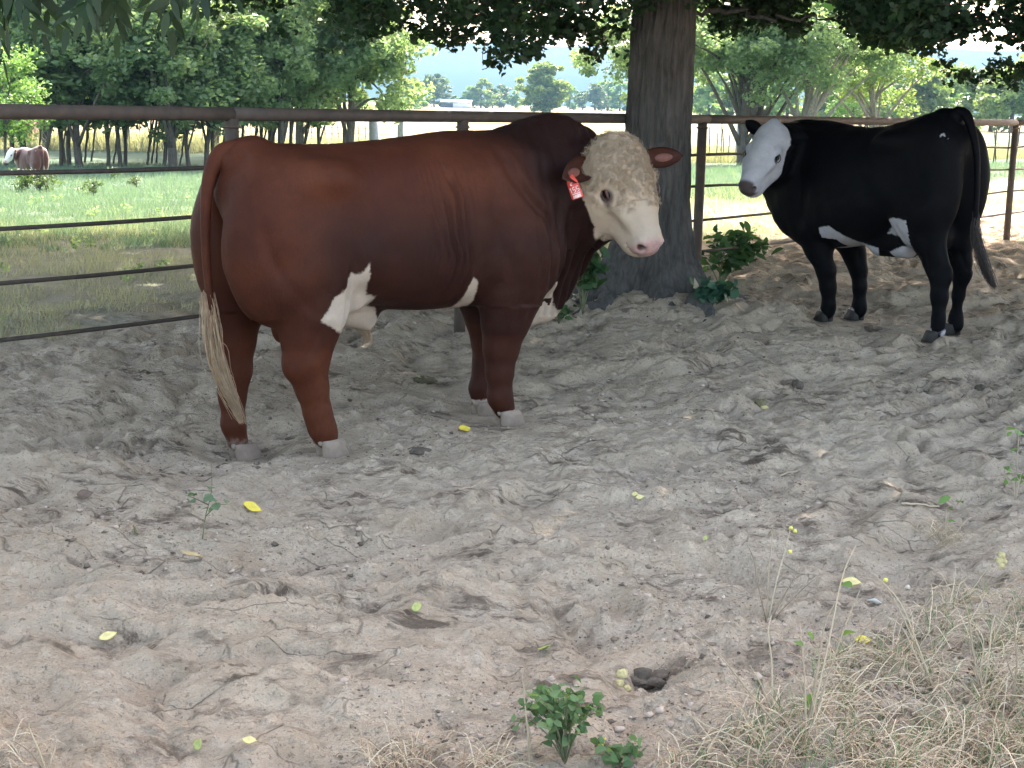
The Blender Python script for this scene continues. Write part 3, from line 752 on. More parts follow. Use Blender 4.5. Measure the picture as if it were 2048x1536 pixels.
    lim = np.interp(hl, [-.1, .10, .28, .36, .42, .5, .6], [-.09, -.115, -.14, -.18, -.22, -.26, -.3])      # how far back the white runs at each height of the face
    face = np.minimum(hn - lim, hl + .03)
    face = np.where((y < -.16) & (x > 1.66) & (np.abs(ha) < .26), face, -1)
    thr = .075 - np.linalg.norm((V - np.array([1.905, -.43, 1.01])) / np.array([1.0, 1.8, 1.5]), axis=1)
    face = np.maximum(face, thr)
    w = np.maximum(w, face) + nz
    pink = sstep(.525, .555, hl) * headish * sstep(-.115, -.075, hn)
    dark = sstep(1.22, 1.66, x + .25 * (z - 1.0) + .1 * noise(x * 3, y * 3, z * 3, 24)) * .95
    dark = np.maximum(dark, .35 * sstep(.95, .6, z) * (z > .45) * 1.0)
    dark = np.maximum(dark, .75 * sstep(1.25, .85, z + .10 * noise(x * 2.4, y * 2, z * 2.4, 25)) * sstep(.05, .45, x) * (z > .45))  # darker below: coat tone with some of the flank's shade worked in
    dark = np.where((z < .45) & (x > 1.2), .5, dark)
    dark = np.where(x < .6, dark * (1 - .7 * sstep(.62, .45, z)), dark)  # lower hind legs kept lighter, the light on them put into the colour
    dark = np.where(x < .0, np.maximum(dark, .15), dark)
    soot = face_fields(V, hp, 1.0, HS, headish)
    dust = (1 - sstep(-.08, .16, z)) * .5
    red = coat_mat("red_coat", (.054, .0138, .0063), (.088, .0262, .0112), white=(.43, .37, .31), pinkc=(.36, .235, .215), darkc=(.0115, .0048, .0044), tanc=(.35, .27, .18), sheen=.0, spec=.14)
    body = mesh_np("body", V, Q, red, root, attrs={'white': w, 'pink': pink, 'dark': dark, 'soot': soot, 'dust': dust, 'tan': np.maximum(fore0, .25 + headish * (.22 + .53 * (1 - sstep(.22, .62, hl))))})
    tag(body, "red-brown hide with white belly patches and a cream face")
    # ears
    for s, tip, wd, lab in ((-1, np.array([1.545, -.50, 1.255]), .066, "right ear, drooping, with the tag"), (1, hp(.43, .10, -.10), .056, "left ear, held out sideways")):
        rt = hp(s * .13, .095, -.13)
        en = np.array([-.45, -.85, .25]) if s < 0 else np.array([-.35, -.9, .2]); en /= np.linalg.norm(en)
        Ve, Qe, A = ear_mesh(rt, tip, en, wd, .022, .012 if s < 0 else .0)
        e = mesh_np("ear", Ve, Qe, red, root, attrs={'white': Ve[:, 0] * 0 - 1, 'pink': Ve[:, 0] * 0, 'dark': Ve[:, 0] * 0 + .55, 'soot': Ve[:, 0] * 0, 'dust': Ve[:, 0] * 0})
        tag(e, lab)
        ctr = rt * .38 + tip * .62; fw = en - ((tip - rt) @ en) / ((tip - rt) @ (tip - rt)) * (tip - rt); fw /= np.linalg.norm(fw); ax_ = (tip - rt) / np.linalg.norm(tip - rt)
        mb = MB(); mb.blob(ctr - fw * .006, (.062, .010, .024), 14, 8, R=np.stack([ax_, -fw, np.cross(ax_, -fw)], 1)); mb.build("ear_lining", ear_in, e)
        if s < 0:
            # tag: tapered plate with lettering, turned to the viewer
            tp = at(1139, 350, 7.50); bt = at(1156, 397, 7.48)
            c_, s_ = math.cos(-BANG), math.sin(-BANG)
            def loc(p): d = np.array(p) - np.array([BO[0], BO[1], 0]); return np.array([d[0] * c_ - d[1] * s_, d[0] * s_ + d[1] * c_, d[2]])
            tp, bt = loc(tp), loc(bt); dn = bt - tp; Lt = np.linalg.norm(dn); dn /= Lt
            cam_l = loc((0, 0, 1.5)) - tp; cam_l[2] = 0; cam_l /= np.linalg.norm(cam_l)
            sdv = np.cross(dn, cam_l); sdv /= np.linalg.norm(sdv); nn = np.cross(sdv, dn)
            if nn @ cam_l < 0: nn = -nn
            sdv = np.cross(nn, dn)
            mb = MB(); pr = [(0, .014), (.12, .020), (.3, .027), (.94, .030), (1, .026)]
            V2 = []
            for o_ in (-.0015, .0015):
                for t, hw in pr: V2 += [tp + dn * Lt * t - sdv * hw + nn * o_, tp + dn * Lt * t + sdv * hw + nn * o_]
            Q2 = []
            for i in range(4):
                a = 2 * i; Q2 += [(a, a + 1, a + 3, a + 2), (10 + a + 2, 10 + a + 3, 10 + a + 1, 10 + a), (a, a + 2, a + 12, a + 10), (a + 1, a + 11, a + 13, a + 3)]
            Q2 += [(0, 10, 11, 1), (8, 9, 19, 18)]
            mb.add(V2, Q2); tg = mb.build("ear_tag", tag_mat, root, smooth=False); tag(tg, "red plastic ear tag with pale lettering")
            # pen strokes: 7 above, 155 in the middle, a bar and worn foot
            mb = MB()
            def stroke(a, b_, wd=.0022):
                P1 = tp + dn * Lt * a[1] + sdv * a[0] + nn * .0032; P2 = tp + dn * Lt * b_[1] + sdv * b_[0] + nn * .0032
                mb.tube([P1, P2], wd, 5)
            for a, b_ in (((-.010, .24), (.006, .30)), ((.006, .30), (-.012, .36)), ((-.012, .36), (-.006, .46)), ((-.016, .42), (-.004, .40))): stroke(a, b_)
            def glyph(cx_, segs, h0=.52, h1=.74, w_=.006):
                for (a0, b0, a1, b1) in segs: stroke((cx_ + a0 * w_, h0 + (h1 - h0) * b0), (cx_ + a1 * w_, h0 + (h1 - h0) * b1))
            five = [(1, 0, -1, 0), (-1, 0, -1, .5), (-1, .5, .7, .5), (.7, .5, 1, .8), (1, .8, -1, 1)]
            glyph(-.019, [(0, 0, 0, 1), (-.8, .2, 0, 0)]); glyph(-.003, five); glyph(.015, five)
            stroke((-.022, .79), (.022, .79), .003); stroke((-.020, .88), (.020, .88), .006); stroke((-.021, .94), (.021, .94), .004)
            mb.build("lettering", tag_ink, tg)
    put_eyes(root, hp, 1.0, HS)
    # hooves
    for c, fw in (((.402, -.225, -.078), 0), ((.140, .18, -.148), 0), ((1.442, -.215, -.038), -.1), ((1.550, .17, -.068), .0)):
        hoof_pair("hoof", c, fw, .066, .085, horn_mat, root)
    # tail and its switch
    TP = curve_pts([(.05, 0, 1.375, .042), (-.04, -.005, 1.345, .040), (-.10, -.018, 1.24, .032), (-.125, -.03, 1.08, .025), (-.128, -.035, .90, .021), (-.12, -.042, .72, .019), (-.115, -.05, .58, .017), (-.105, -.052, .48, .014)], 44)
    mb = MB(); mb.tube(TP[:, :3], TP[:, 3], 14, cap=True)
    Vt = np.vstack(mb.V)
    tl = mesh_np("tail", Vt, [np.vstack(mb.Q), np.vstack(mb.T)], red, root, attrs={'white': Vt[:, 0] * 0 - 1, 'pink': Vt[:, 0] * 0, 'dark': np.clip((1.1 - Vt[:, 2]) * .5, 0, .3), 'soot': Vt[:, 0] * 0, 'dust': Vt[:, 0] * 0})
    SW = curve_pts([(-.125, -.04, .72), (-.115, -.05, .58), (-.10, -.056, .44), (-.06, -.062, .30), (-.02, -.07, .20), (.02, -.075, .10)], 10)
    def sw(i):
        t0 = rng.random() ** 1.2 * 4; u = rng.normal(0, 1, 3); ln = rng.uniform(.3, .95) if rng.random() < .85 else 1.05
        n = 9; T = t0 + (9 - t0) * ln * np.linspace(0, 1, n); T = np.minimum(T, 9)
        base = np.stack([np.interp(T, np.arange(10), SW[:, k]) for k in range(3)], 1)
        sp = np.sin(np.linspace(.25, .85, n) * PI)[:, None] * .019
        out = base + sp * u * np.array([.95, .5, .4]) + .003 * np.sin(np.linspace(0, 9, n) + i)[:, None] * u[::-1]
        return out
    strands("switch", None, sw, 900, .0021, hair_pale, tl)
    # short curls on poll and forehead
    tri = V[Q[:, 0]]; fc = fore[Q[:, 0]]; idx = np.nonzero(fc > .25 + .6 * rng.random(len(fc)))[0]; idx = idx[np.linalg.norm(V[Q[idx, 0]] - hp(-.15, .27, -.076), axis=1) > .062]; Nn = vnormals(V, Q)
    def curl(i):
        k = rng.choice(idx); p0 = V[Q[k, 0]] + rng.normal(0, .004, 3); nn = Nn[Q[k, 0]]
        t1 = np.cross(nn, rng.normal(0, 1, 3)); t1 /= np.linalg.norm(t1) + 1e-9; t2 = np.cross(nn, t1)
        a = np.linspace(0, rng.uniform(2.5, 5), 7); r = rng.uniform(.004, .011)
        return p0 - nn * .002 + nn * (.004 + .010 * np.sin(a / a[-1] * PI * .8) * .6)[:, None] + r * (np.cos(a) - 1)[:, None] * t1 + r * np.sin(a)[:, None] * t2
    strands("forehead_curls", None, curl, 4200, .0012, curl_mat, root)
    # tuft at the sheath
    def tuft(i):
        p0 = np.array([.70, -.04, .51]) + rng.normal(0, .016, 3) * (1, .6, .5); e = np.array([.715, -.04, .405 + rng.random() * .06]) + rng.normal(0, .014, 3)
        t = np.linspace(0, 1, 5)[:, None]; return p0 * (1 - t) + e * t + rng.normal(0, .002, (5, 3))
    strands("belly_tuft", None, tuft, 160, .0016, hair_pale, root)
build_bull()
# ------------------------------------------------------------------ the black cow (and the brown one far off, in the same pose)
CO = (3.1117, 10.7); CANG = math.radians(127)
def build_cow(loc, ang, scale, label, coat, eye_h, pale_nose, h=.012, hoofm=horn_dark, switch_mat=None, group=None):
    root = empty("cow", loc, ang, label, "cow", group); root.scale = (scale,) * 3
    S = Sculpt((-.34, -.56, -.12), (1.95, 1.02, 1.80), h)
    S.loft([(.05, 1.60, 1.0, .20), (.2, 1.605, .86, .275), (.45, 1.548, .72, .315), (.63, 1.502, .655, .345), (.81, 1.484, .61, .365), (1.0, 1.492, .575, .355),
            (1.25, 1.528, .55, .315), (1.45, 1.532, .60, .255), (1.58, 1.50, .76, .20)], n=2.3, egg=.14, k=.05)
    S.ell((.16, 0, 1.38), (.25, .25, .20), .10)
    S.cone((-.01, 0, 1.60), (.15, 0, 1.60), .035, .04, .06)
    for s in (-1, 1):
        S.ell((.08, s * .15, 1.12), (.22, .15, .40), .09)
        S.ell((.20, s * .17, .92), (.19, .13, .26), .10)
        S.ell((.42, s * .25, 1.40), (.10, .06, .06), .12)
        S.ell((1.36, s * .21, 1.05), (.19, .12, .36), .12)
    S.cone((-.14, 0, .70), (-.13, 0, 1.35), .035, .015, .06, .5, sub=True)
    S.chain([(.10, .19, .92, .18), (.06, .18, .70, .125), (-.01, .175, .56, .092), (-.055, .175, .47, .078)], .06, .7)
    S.chain([(-.055, .175, .47, .076), (-.065, .18, .33, .056), (-.078, .185, .16, .047), (-.078, .185, .085, .050), (-.055, .185, .062, .050)], .045, .85)
    S.ell((-.125, .175, .50), (.025, .028, .05), .03)
    S.chain([(.12, -.18, .92, .17), (.10, -.18, .70, .115), (.06, -.19, .54, .083), (.045, -.20, .45, .070)], .06, .7)
    S.chain([(.045, -.20, .45, .069), (.065, -.21, .30, .052), (.09, -.23, .14, .045), (.095, -.235, .080, .048), (.118, -.235, .060, .048)], .045, .85)
    S.ell((-.01, -.20, .48), (.022, .026, .045), .03)
    S.chain([(1.25, .20, .95, .17), (1.17, .19, .74, .135), (1.10, .165, .56, .100), (1.035, .14, .41, .075)], .06, .8)
    S.chain([(1.035, .14, .41, .074), (1.02, .12, .28, .056), (1.015, .10, .13, .049), (1.03, .095, .080, .050), (1.055, .09, .060, .050)], .045, .88)
    S.chain([(1.20, -.18, .85, .15), (1.10, -.18, .62, .110), (1.03, -.18, .50, .086), (.985, -.18, .40, .072)], .06, .8)
    S.chain([(.985, -.18, .40, .071), (.96, -.18, .27, .053), (.955, -.185, .12, .048), (.965, -.19, .080, .050), (.99, -.19, .060, .050)], .045, .88)
    # brisket, neck turned back towards the viewer
    S.cone((1.30, 0, .64), (1.48, .02, .78), .115, .13, .08, .8)
    S.cone((1.50, .04, .82), (1.53, .14, 1.02), .14, .15, .08)
    S.cone((1.46, .02, 1.28), (1.42, .30, 1.33), .22, .155, .08)
    S.cone((1.52, .05, 1.10), (1.45, .32, 1.18), .20, .13, .08)
    O, Ax, Lx, Nx, hp, HR, HS = head_frame([1.250, .600, 1.520], 106, 61, -5, .98)
    W = .92
    sculpt_head(S, hp, HR, HS, W)
    S.ell(hp(0, .00, -.06), (.045, .05, .04), .04, HR)
    S.cone(hp(0, .10, -.20), (1.42, .28, 1.31), .125, .15, .07)
    S.cone(hp(0, .22, -.24), (1.44, .28, 1.19), .085, .12, .08)
    # belly and udder
    S.cone((.35, .05, .66), (.60, .05, .63), .10, .08, .10)
    S.ell((.14, 0, .72), (.12, .12, .11), .08)
    V, Q = S.mesh(); del S.F
    V = relax(V, Q, 2, .5); N = vnormals(V, Q); x, y, z = V.T
    D = (V - O) / HS; ha, hl, hn = D @ Ax, D @ Lx, D @ Nx
    headish = sstep(-.30, -.16, hn) * (y > .25) * (hl > -.1) * (np.abs(ha) < .25)
    dsp = .016 * fbm(x * 3.2, y * 3.2, z * 3.2, 3, 118) * (1 - headish)
    nk = sstep(1.25, 1.4, x) * (1 - headish) * (y > 0)
    dsp += -.006 * nk * (.5 + .5 * np.sin(y * 2 * PI / .07 + 3 * noise(x * 4, y * 4, z * 3, 114))) ** 2
    dd, tt = seg_dist(x, z, [(.42, 1.0), (.40, .85), (.34, .72)])
    dsp += -.006 * np.exp(-(dd / .04) ** 2) * (np.abs(y) > .1)
    dd, tt = seg_dist(x, z, [(1.17, 1.30), (1.10, 1.10), (1.12, .85), (1.2, .7)])
    dsp += -.007 * np.exp(-(dd / .05) ** 2) * (np.abs(y) > .1)
    for poly, w_, A in (([(.30, .80), (.20, .66), (.10, .58)], .03, .012), ([(.62, 1.2), (.52, 1.0)], .06, .014), ([(1.22, 1.25), (1.15, 1.0), (1.18, .8)], .05, .012), ([(.02, .62), (-.03, .50)], .014, .008)):
        dd, tt = seg_dist(x, z, poly); dsp += -A * np.exp(-(dd / w_) ** 2) * (np.abs(y) > .1)
    V = V + N * dsp[:, None]; x, y, z = V.T
    w = poly_sd(x, z, [(.86, .76), (.724, .648), (.542, .618), (.60, .50), (.9, .44), (1.0, .52), (.97, .74)])
    w = np.maximum(w, poly_sd(x, z, [(.375, .845), (.30, .865), (.235, .86), (.092, .835), (-.02, .70), (.0, .5), (.40, .5), (.45, .60), (.30, .655), (.262, .663), (.285, .70), (.29, .721), (.45, .733), (.42, .76), (.363, .787)]))
    legs = ((z < .60) & (x < .22)) | ((x > .86) & (z < .66) & (np.abs(y) > .085)) | ((x < .17) & (np.abs(y) > .13)) | ((x < .30) & (y < .05))
    w = np.where(legs, -.05, w)
    lim = np.interp(hl, [-.1, .10, .28, .40, .5], [-.10, -.12, -.17, -.24, -.4])
    face = np.minimum(hn - lim, hl + .055); face = np.where((y > .28) & (np.abs(ha) < .24), face, -1)
    w = np.maximum(w, face) + .010 * fbm(x * 14, y * 14, z * 14, 2, 123)
    for c in ((-.035, .23, .075), (.14, -.18, .075), (1.06, .145, .07), (.985, -.135, .075), (-.12, .185, .075)):
        w = np.maximum(w, .024 - np.linalg.norm((V - c) * np.array([1, 1, .8]), axis=1))
    sc = .012 * np.clip(fbm(x * 30, y * 30, z * 30, 2, 125) - .05, 0, 1) * 8
    for c, r in (((-.06, .25, 1.46), .06), ((1.20, .33, 1.35), .035)):
        w = np.maximum(w, np.where(np.linalg.norm(V - c, axis=1) < r, sc - .03, -1))
    soot = face_fields(V, hp, W, HS * .62, headish)
    nose = sstep(.50, .53, hl) * headish * sstep(-.13, -.085, hn) * (1 - sstep(.055, .085, np.abs(ha)))
    soot = np.maximum(soot, nose * (0 if pale_nose else .9)); pink = nose * (.8 if pale_nose else 0)
    Zr = V[:, 0] * 0
    body = mesh_np("body", V, Q, coat, root, attrs={'white': w, 'pink': pink, 'dark': Zr, 'soot': soot, 'dust': (1 - sstep(0, .2, z)) * .22, 'tan': Zr})
    for s, tip, wd in ((1, hp(.30, .05, -.10), .050), (-1, hp(-.27, -.02, -.09), .050)):
        rt = hp(s * .10, .06, -.14)
        Ve, Qe, A = ear_mesh(rt, tip, np.array([-.6, .79, .2]), wd, .018, 0)
        z0 = Ve[:, 0] * 0
        e = mesh_np("ear", Ve, Qe, coat, root, attrs={'white': z0 - 1, 'pink': z0, 'dark': z0, 'soot': z0, 'dust': z0, 'tan': z0})
    put_eyes(root, hp, W * .97, HS * .74, horn_dark)
    for c, fw in (((-.052, .185, .006), 0), ((.118, -.235, .006), 0), ((1.052, .092, .006), 0), ((.988, -.19, .006), 0)):
        hoof_pair("hoof", c, fw, .062, .078, hoofm, root)
    TP = curve_pts([(.05, 0, 1.62, .035), (-.03, 0, 1.60, .036), (-.09, .0, 1.50, .030), (-.145, -.0, 1.34, .024), (-.172, -.0, 1.12, .020), (-.180, -.0, .93, .018), (-.185, -.0, .80, .014)], 34)
    mb = MB(); mb.tube(TP[:, :3], TP[:, 3], 12); Vt = np.vstack(mb.V); z0 = Vt[:, 0] * 0
    tl = mesh_np("tail", Vt, [np.vstack(mb.Q), np.vstack(mb.T)], coat, root, attrs={'white': z0 - 1, 'pink': z0, 'dark': z0, 'soot': z0, 'dust': z0, 'tan': z0})
    SW = curve_pts([(-.18, 0, .93), (-.185, -.0, .82), (-.20, -.02, .70), (-.235, -.06, .57), (-.27, -.10, .46), (-.30, -.13, .39)], 10)
    def sw(i):
        t0 = rng.random() * 5; n = 8; T = np.minimum(t0 + (9 - t0) * rng.uniform(.6, 1.02) * np.linspace(0, 1, n), 9); u = rng.normal(0, 1, 3)
        base = np.stack([np.interp(T, np.arange(10), SW[:, k]) for k in range(3)], 1)
        return base + np.sin(np.linspace(.2, .8, n) * PI)[:, None] * .022 * u * np.array([.9, .9, .5]) + .003 * np.sin(np.linspace(0, 9, n) + i)[:, None] * u[::-1]
    strands("switch", None, sw, 420 if h < .015 else 60, .0020 if h < .015 else .005, switch_mat, tl)
    return root
black_coat = coat_mat("black_coat", (.0026, .0026, .0036), (.0040, .0037, .0045), white=(.44, .44, .465), pinkc=(.3, .2, .2), darkc=(.01, .01, .012), rough=.6, sheen=.0, spec=.07)
black_hair = simple_mat("black_hair", (.018, .016, .016), .5, .3, 30, 0, vary=(.06, .048, .042))
build_cow((CO[0], CO[1], 0), CANG, 1.0, "black cow with a white face, turned away by the right-hand fence, looking back", black_coat, 0, False, switch_mat=black_hair)
brown_coat = coat_mat("brown_coat", (.065, .022, .015), (.09, .032, .023), white=(.7, .68, .64), darkc=(.08, .03, .02))
# ------------------------------------------------------------------ pipe fence
rust = simple_mat("rusted_pipe", (.11, .082, .064), .7, .35, 14, .5, .003, col2=(.075, .06, .05), metal=.15)
rust2 = simple_mat("rusted_rod", (.075, .060, .050), .65, .35, 25, .4, .002, metal=.15)
def fpt(t, z=0.0, q=0.0):
    p = FA + FD * t + FN * q; return np.array([p[0], p[1], z])
def build_fence():
    root = empty("pipe_fence", (FA[0], FA[1], 0), 0, "rusty brown pipe rail fence with thin rod rails running behind both cattle", "fence")
    o0 = np.array([FA[0], FA[1], 0])
    posts = [-4.9, -2.45, 0, 2.05, 5.20, 7.6, 10.0, 12.74, 15.2, 17.7, 20.2]
    for t in posts:
        mb = MB(); b_ = fpt(t); g = gz(b_[0], b_[1]); lean = -.012
        top = fpt(t, 1.485); bot = fpt(t, g - .15); 
        mb.tube([bot - o0, (bot + top) / 2 - o0, top - o0], .040, 14)
        mb.blob(top + [0, 0, -.045] - o0, (.048, .048, .012), 10, 6, .3, 3)
        mb.build("post", rust, root)
    def rail(z, r, segs, n, sag=0.0, wob=0.0):
        for a, c in segs:
            T = np.linspace(a, c, max(4, int((c - a) / .35)))
            P = np.array([fpt(t, z - sag * math.sin(PI * ((t - a) / (c - a))) + wob * float(noise(t * 1.1, z * 9.7)), q=.0 if r > .03 else .045) for t in T]) - o0
            mb = MB(); mb.tube(P, r, n); mb.build("rail", rust if r > .03 else rust2, root)
    rail(1.510, .0375, [(-4.9, 0.0), (0.0, 5.28)], 16)
    rail(1.510, .0375, [(5.283, 12.74), (12.743, 20.2)], 16)
    for z in (1.215, .945, .668, .388):
        rail(z, .0115 if z < 1.2 else .0125, [(-4.9, 5.3), (5.303, 20.2)], 8, 0, .010)
    return root
build_fence()

# ------------------------------------------------------------------ leaves
def leaf_shape(kind):
    if kind == 'kite': return np.array([(0, 0), (.42, .5), (1, 0), (.42, -.5)])
    if kind == 'hex': return np.array([(0, 0), (.25, .42), (.68, .40), (1, 0), (.68, -.40), (.25, -.42)])
    if kind == 'oak': return np.array([(0, .04), (.22, .34), (.36, .20), (.55, .52), (.68, .28), (.88, .34), (1, 0), (.88, -.34), (.68, -.28), (.55, -.52), (.36, -.20), (.22, -.34), (0, -.04)])
    if kind == 'lance': return np.array([(0, 0), (.15, .38), (.45, .5), (.75, .30), (1, 0), (.75, -.30), (.45, -.5), (.15, -.38)])
def leaves(C, size, kind='hex', width=.6, droop=.3, flat=.5, vcol=None, jit=.35):
    """one polygon leaf per centre; returns V, F, v"""
    n = len(C); sh = leaf_shape(kind); k = len(sh)
    ax = rng.normal(0, 1, (n, 3)); ax[:, 2] = ax[:, 2] * .55 - droop; ax /= np.linalg.norm(ax, axis=1)[:, None]
    nn = rng.normal(0, 1, (n, 3)); nn[:, 2] += flat * 2; nn -= ax * (nn * ax).sum(1)[:, None]; nn /= np.linalg.norm(nn, axis=1)[:, None]
    sd = np.cross(nn, ax)
    s = size * (1 + jit * rng.uniform(-1, 1, n))
    V = C[:, None, :] + s[:, None, None] * ((sh[None, :, 0, None] - .5) * ax[:, None, :] + sh[None, :, 1, None] * width * sd[:, None, :]
        + (np.abs(sh[None, :, 1, None]) * .25 - (sh[None, :, 0, None] - .5) ** 2 * .25) * nn[:, None, :])
    F = np.arange(n * k).reshape(n, k)
    v = rng.random(n) if vcol is None else vcol
    return V.reshape(-1, 3), F, np.repeat(v, k)
def clumps(centres, radii, per, squash=.7):
    """random points gathered in clumps"""
    n = len(centres); i = rng.integers(0, n, per)
    u = rng.normal(0, 1, (per, 3)); u /= np.linalg.norm(u, axis=1)[:, None]
    u *= (rng.random(per) ** .45)[:, None]; u[:, 2] *= squash
    return centres[i] + u * radii[i][:, None], i
def twig_mesh(P, n, length, r, mat, parent, name="twigs"):
    mb = MB()
    for p in P[:n]:
        d = rng.normal(0, 1, 3); d[2] = -.2 - abs(d[2]) * .3; d /= np.linalg.norm(d); L = length * rng.uniform(.5, 1.3)
        q = p - d * L * .5
        mb.tube([q, q + d * L * .5 + rng.normal(0, L * .06, 3), q + d * L], [r, r * .8, r * .35], 4, cap=False)
    return mb.build(name, mat, parent)
oak_bark = bark_mat("oak_bark", (.045, .042, .038), (.095, .089, .080), 9)
bark2 = bark_mat("grove_bark", (.045, .038, .030), (.10, .085, .068), 6)
bark_pale = bark_mat("pale_bark", (.13, .115, .09), (.26, .23, .18), 5)
oak_leaf = leaf_mat("oak_leaf", (.013, .034, .016), (.036, .080, .034), .32)
pecan_leaf = leaf_mat("pecan_leaf", (.010, .026, .010), (.022, .050, .016), .22)
grove_leaf = leaf_mat("grove_leaf", (.085, .140, .075), (.205, .270, .145), .5, tm=1.9, tb=.65)
grove_leaf2 = leaf_mat("grove_leaf_yellowish", (.085, .125, .035), (.20, .24, .075), .4, third=(.42, .22, .10))
pale_leaf = leaf_mat("pale_green_leaf", (.09, .15, .05), (.22, .29, .10), .4)
far_leaf = leaf_mat("far_leaf", (.045, .085, .035), (.12, .17, .065), .3)
lime_leaf = leaf_mat("lime_leaf", (.10, .19, .06), (.19, .30, .10), .35)
weed_leaf = leaf_mat("weed_leaf", (.032, .078, .030), (.068, .14, .05), .3)
weed_stem = simple_mat("weed_stem", (.16, .17, .09), .7, .4, 20, 0)
dry_stem = simple_mat("dry_stem", (.30, .235, .16), .8, .35, 20, 0, vary=(.46, .38, .26))

# ------------------------------------------------------------------ the oak in the fence line
def build_oak():
    bz = .02
    root = empty("oak_tree", (OAK[0], OAK[1], 0), 0, "thick grey oak trunk with flared roots behind the bull's face, limbs hanging overhead", "tree")
    nz_, nt_ = 260, 220
    zz = np.r_[np.linspace(-.25, 1.3, 150), np.linspace(1.31, 6.2, nz_ - 150)]
    th = np.arange(nt_) / nt_ * 2 * PI
    Zg, Tg = np.meshgrid(zz, th, indexing='ij')
    zr = np.clip(Zg, -.2, 9)
    flare = .31 * np.exp(-np.maximum(zr - .05, -.1) / .23) + .035 * np.exp(-zr / .9)
    lob = 0
    for a0, w_, st in ((-PI / 2 + .15, .38, 1.15), (-PI / 2 - 1.15, .42, 1.1), (-.45, .40, 1.25), (.8, .4, .9), (2.1, .45, .9), (PI + .2, .40, 1.15), (-PI / 2 + .75, .25, .7)):
        dth = (Tg - a0 + PI) % (2 * PI) - PI; lob = lob + st * np.exp(-(dth / w_) ** 2)
    R = .240 - .006 * zr + flare * (.42 + .75 * lob)
    R = R + .012 * noise(np.cos(Tg) * 1.5, np.sin(Tg) * 1.5, Zg * .8, 201)
    ct, st_ = np.cos(Tg), np.sin(Tg)
    tw = Tg + .25 * noise(Zg * 1.2, Tg * 0, 0, 204) / 1.0
    rid = 1 - np.abs(noise(np.cos(tw) * 8.5, np.sin(tw) * 8.5, Zg * 1.7, 202)) * 2
    rid2 = 1 - np.abs(noise(np.cos(tw) * 17, np.sin(tw) * 17, Zg * 4.2, 205)) * 2
    R = R + .015 * rid + .008 * rid2 + .004 * fbm(ct * 22, st_ * 22, Zg * 16, 2, 203)
    lean = .004 * Zg
    X = R * ct + lean; Y = R * st_
    V = np.stack([X, Y, Zg + bz], -1).reshape(-1, 3)
    i, j = np.meshgrid(np.arange(nz_ - 1), np.arange(nt_), indexing='ij'); k = (j + 1) % nt_
    Q = np.stack([i * nt_ + j, i * nt_ + k, (i + 1) * nt_ + k, (i + 1) * nt_ + j], -1).reshape(-1, 4)
    mesh_np("trunk", V, Q, oak_bark, root, attrs={'v': V[:, 0] * 0})
    # surface roots running into the dirt
    for a0, L in ((-PI / 2 + .12, .75), (-PI / 2 - 1.0, .6), (-.35, .7)):
        P = []
        for t in np.linspace(.35, 1, 8):
            rr = .35 + L * t; a = a0 + .35 * math.sin(t * 3); px_, py_ = OAK[0] + rr * math.cos(a), OAK[1] + rr * math.sin(a)
            P.append((px_ - OAK[0], py_ - OAK[1], gz(px_, py_) + .00 - .05 * t))
        mb = MB(); mb.tube(P, np.linspace(.09, .018, 8), 12, jit=.003); mb.build("root", oak_bark, root)
    limbs = [[(0, 0, 4.4), (-1.2, -.3, 3.9), (-2.6, -.5, 3.1), (-3.8, -.4, 2.75), (-5.2, -.1, 2.9)], [(0, 0, 4.2), (.9, -.4, 3.6), (2.2, -.6, 3.0), (3.6, -.6, 2.8), (5.2, -.4, 3.1)],
             [(0, 0, 5.0), (-1, -2.0, 4.6), (-1.8, -4.4, 4.0), (-2.4, -7, 4.2)], [(0, 0, 5.2), (1.4, -1.8, 4.9), (2.6, -4.4, 4.6), (3.0, -7, 4.6)],
             [(0, 0, 5.6), (-.6, 1.8, 5.4), (-1.6, 4.5, 5.0), (-2.0, 7, 4.8)], [(0, 0, 5.6), (1.2, 1.8, 5.2), (2.8, 4.5, 4.6), (3.6, 6.5, 4.4)], [(0, 0, 5.8), (.3, .2, 7.2), (-.4, .5, 9)],
             [(.05, 0, 2.30), (.5, -.1, 2.33), (.95, -.2, 2.27), (1.35, -.25, 2.30)]]
    for P in limbs:
        C = curve_pts([(*p, 0) for p in P], 26)[:, :3]; C += .04 * np.array([[noise(t, i), noise(t, i + 5), noise(t, i + 9)] for i, t in enumerate(np.linspace(0, 5, 26))]).reshape(26, 3)
        mb = MB(); big = .15 if len(P) > 3 and P[0][2] > 3 else .03
        if P[0][2] < 3: big = .022
        mb.tube(C, np.linspace(big, big * .22, 26), 10); mb.build("limb", oak_bark, root)
    # leaves that hang into the picture: sprays on drooping twigs
    def bottom(x):   # lowest leaves, world x -> height
        X_ = [-3.4, -2.5, -1.75, -1.25, -1.02, -.84, -.66, -.48, -.26, -.15, .02, .2, .38, .52, .68, .86, 1.5, 1.75, 1.95, 2.2, 2.7, 3.1, 3.3, 3.5, 3.7, 3.95, 4.3, 5.5]
        Z_ = [2.6, 2.35, 2.14, 2.05, 1.86, 1.70, 1.84, 1.92, 1.90, 1.80, 1.95, 2.04, 2.08, 1.98, 1.88, 1.96, 2.14, 2.10, 2.22, 2.20, 2.16, 2.12, 1.98, 2.05, 1.90, 1.82, 1.78, 1.9]
        return np.interp(x, X_, Z_)
    N0 = 5200
    x = rng.uniform(-3.6, 5.6, N0); y = rng.uniform(10.0, 13.6, N0); sc_ = y / 11.5
    e = rng.exponential(.30, N0)
    zb = (bottom(x) - 1.6) * sc_ + 1.6
    z = zb + .05 + e + .10 * noise(x * 3, y * 3, 0, 211)
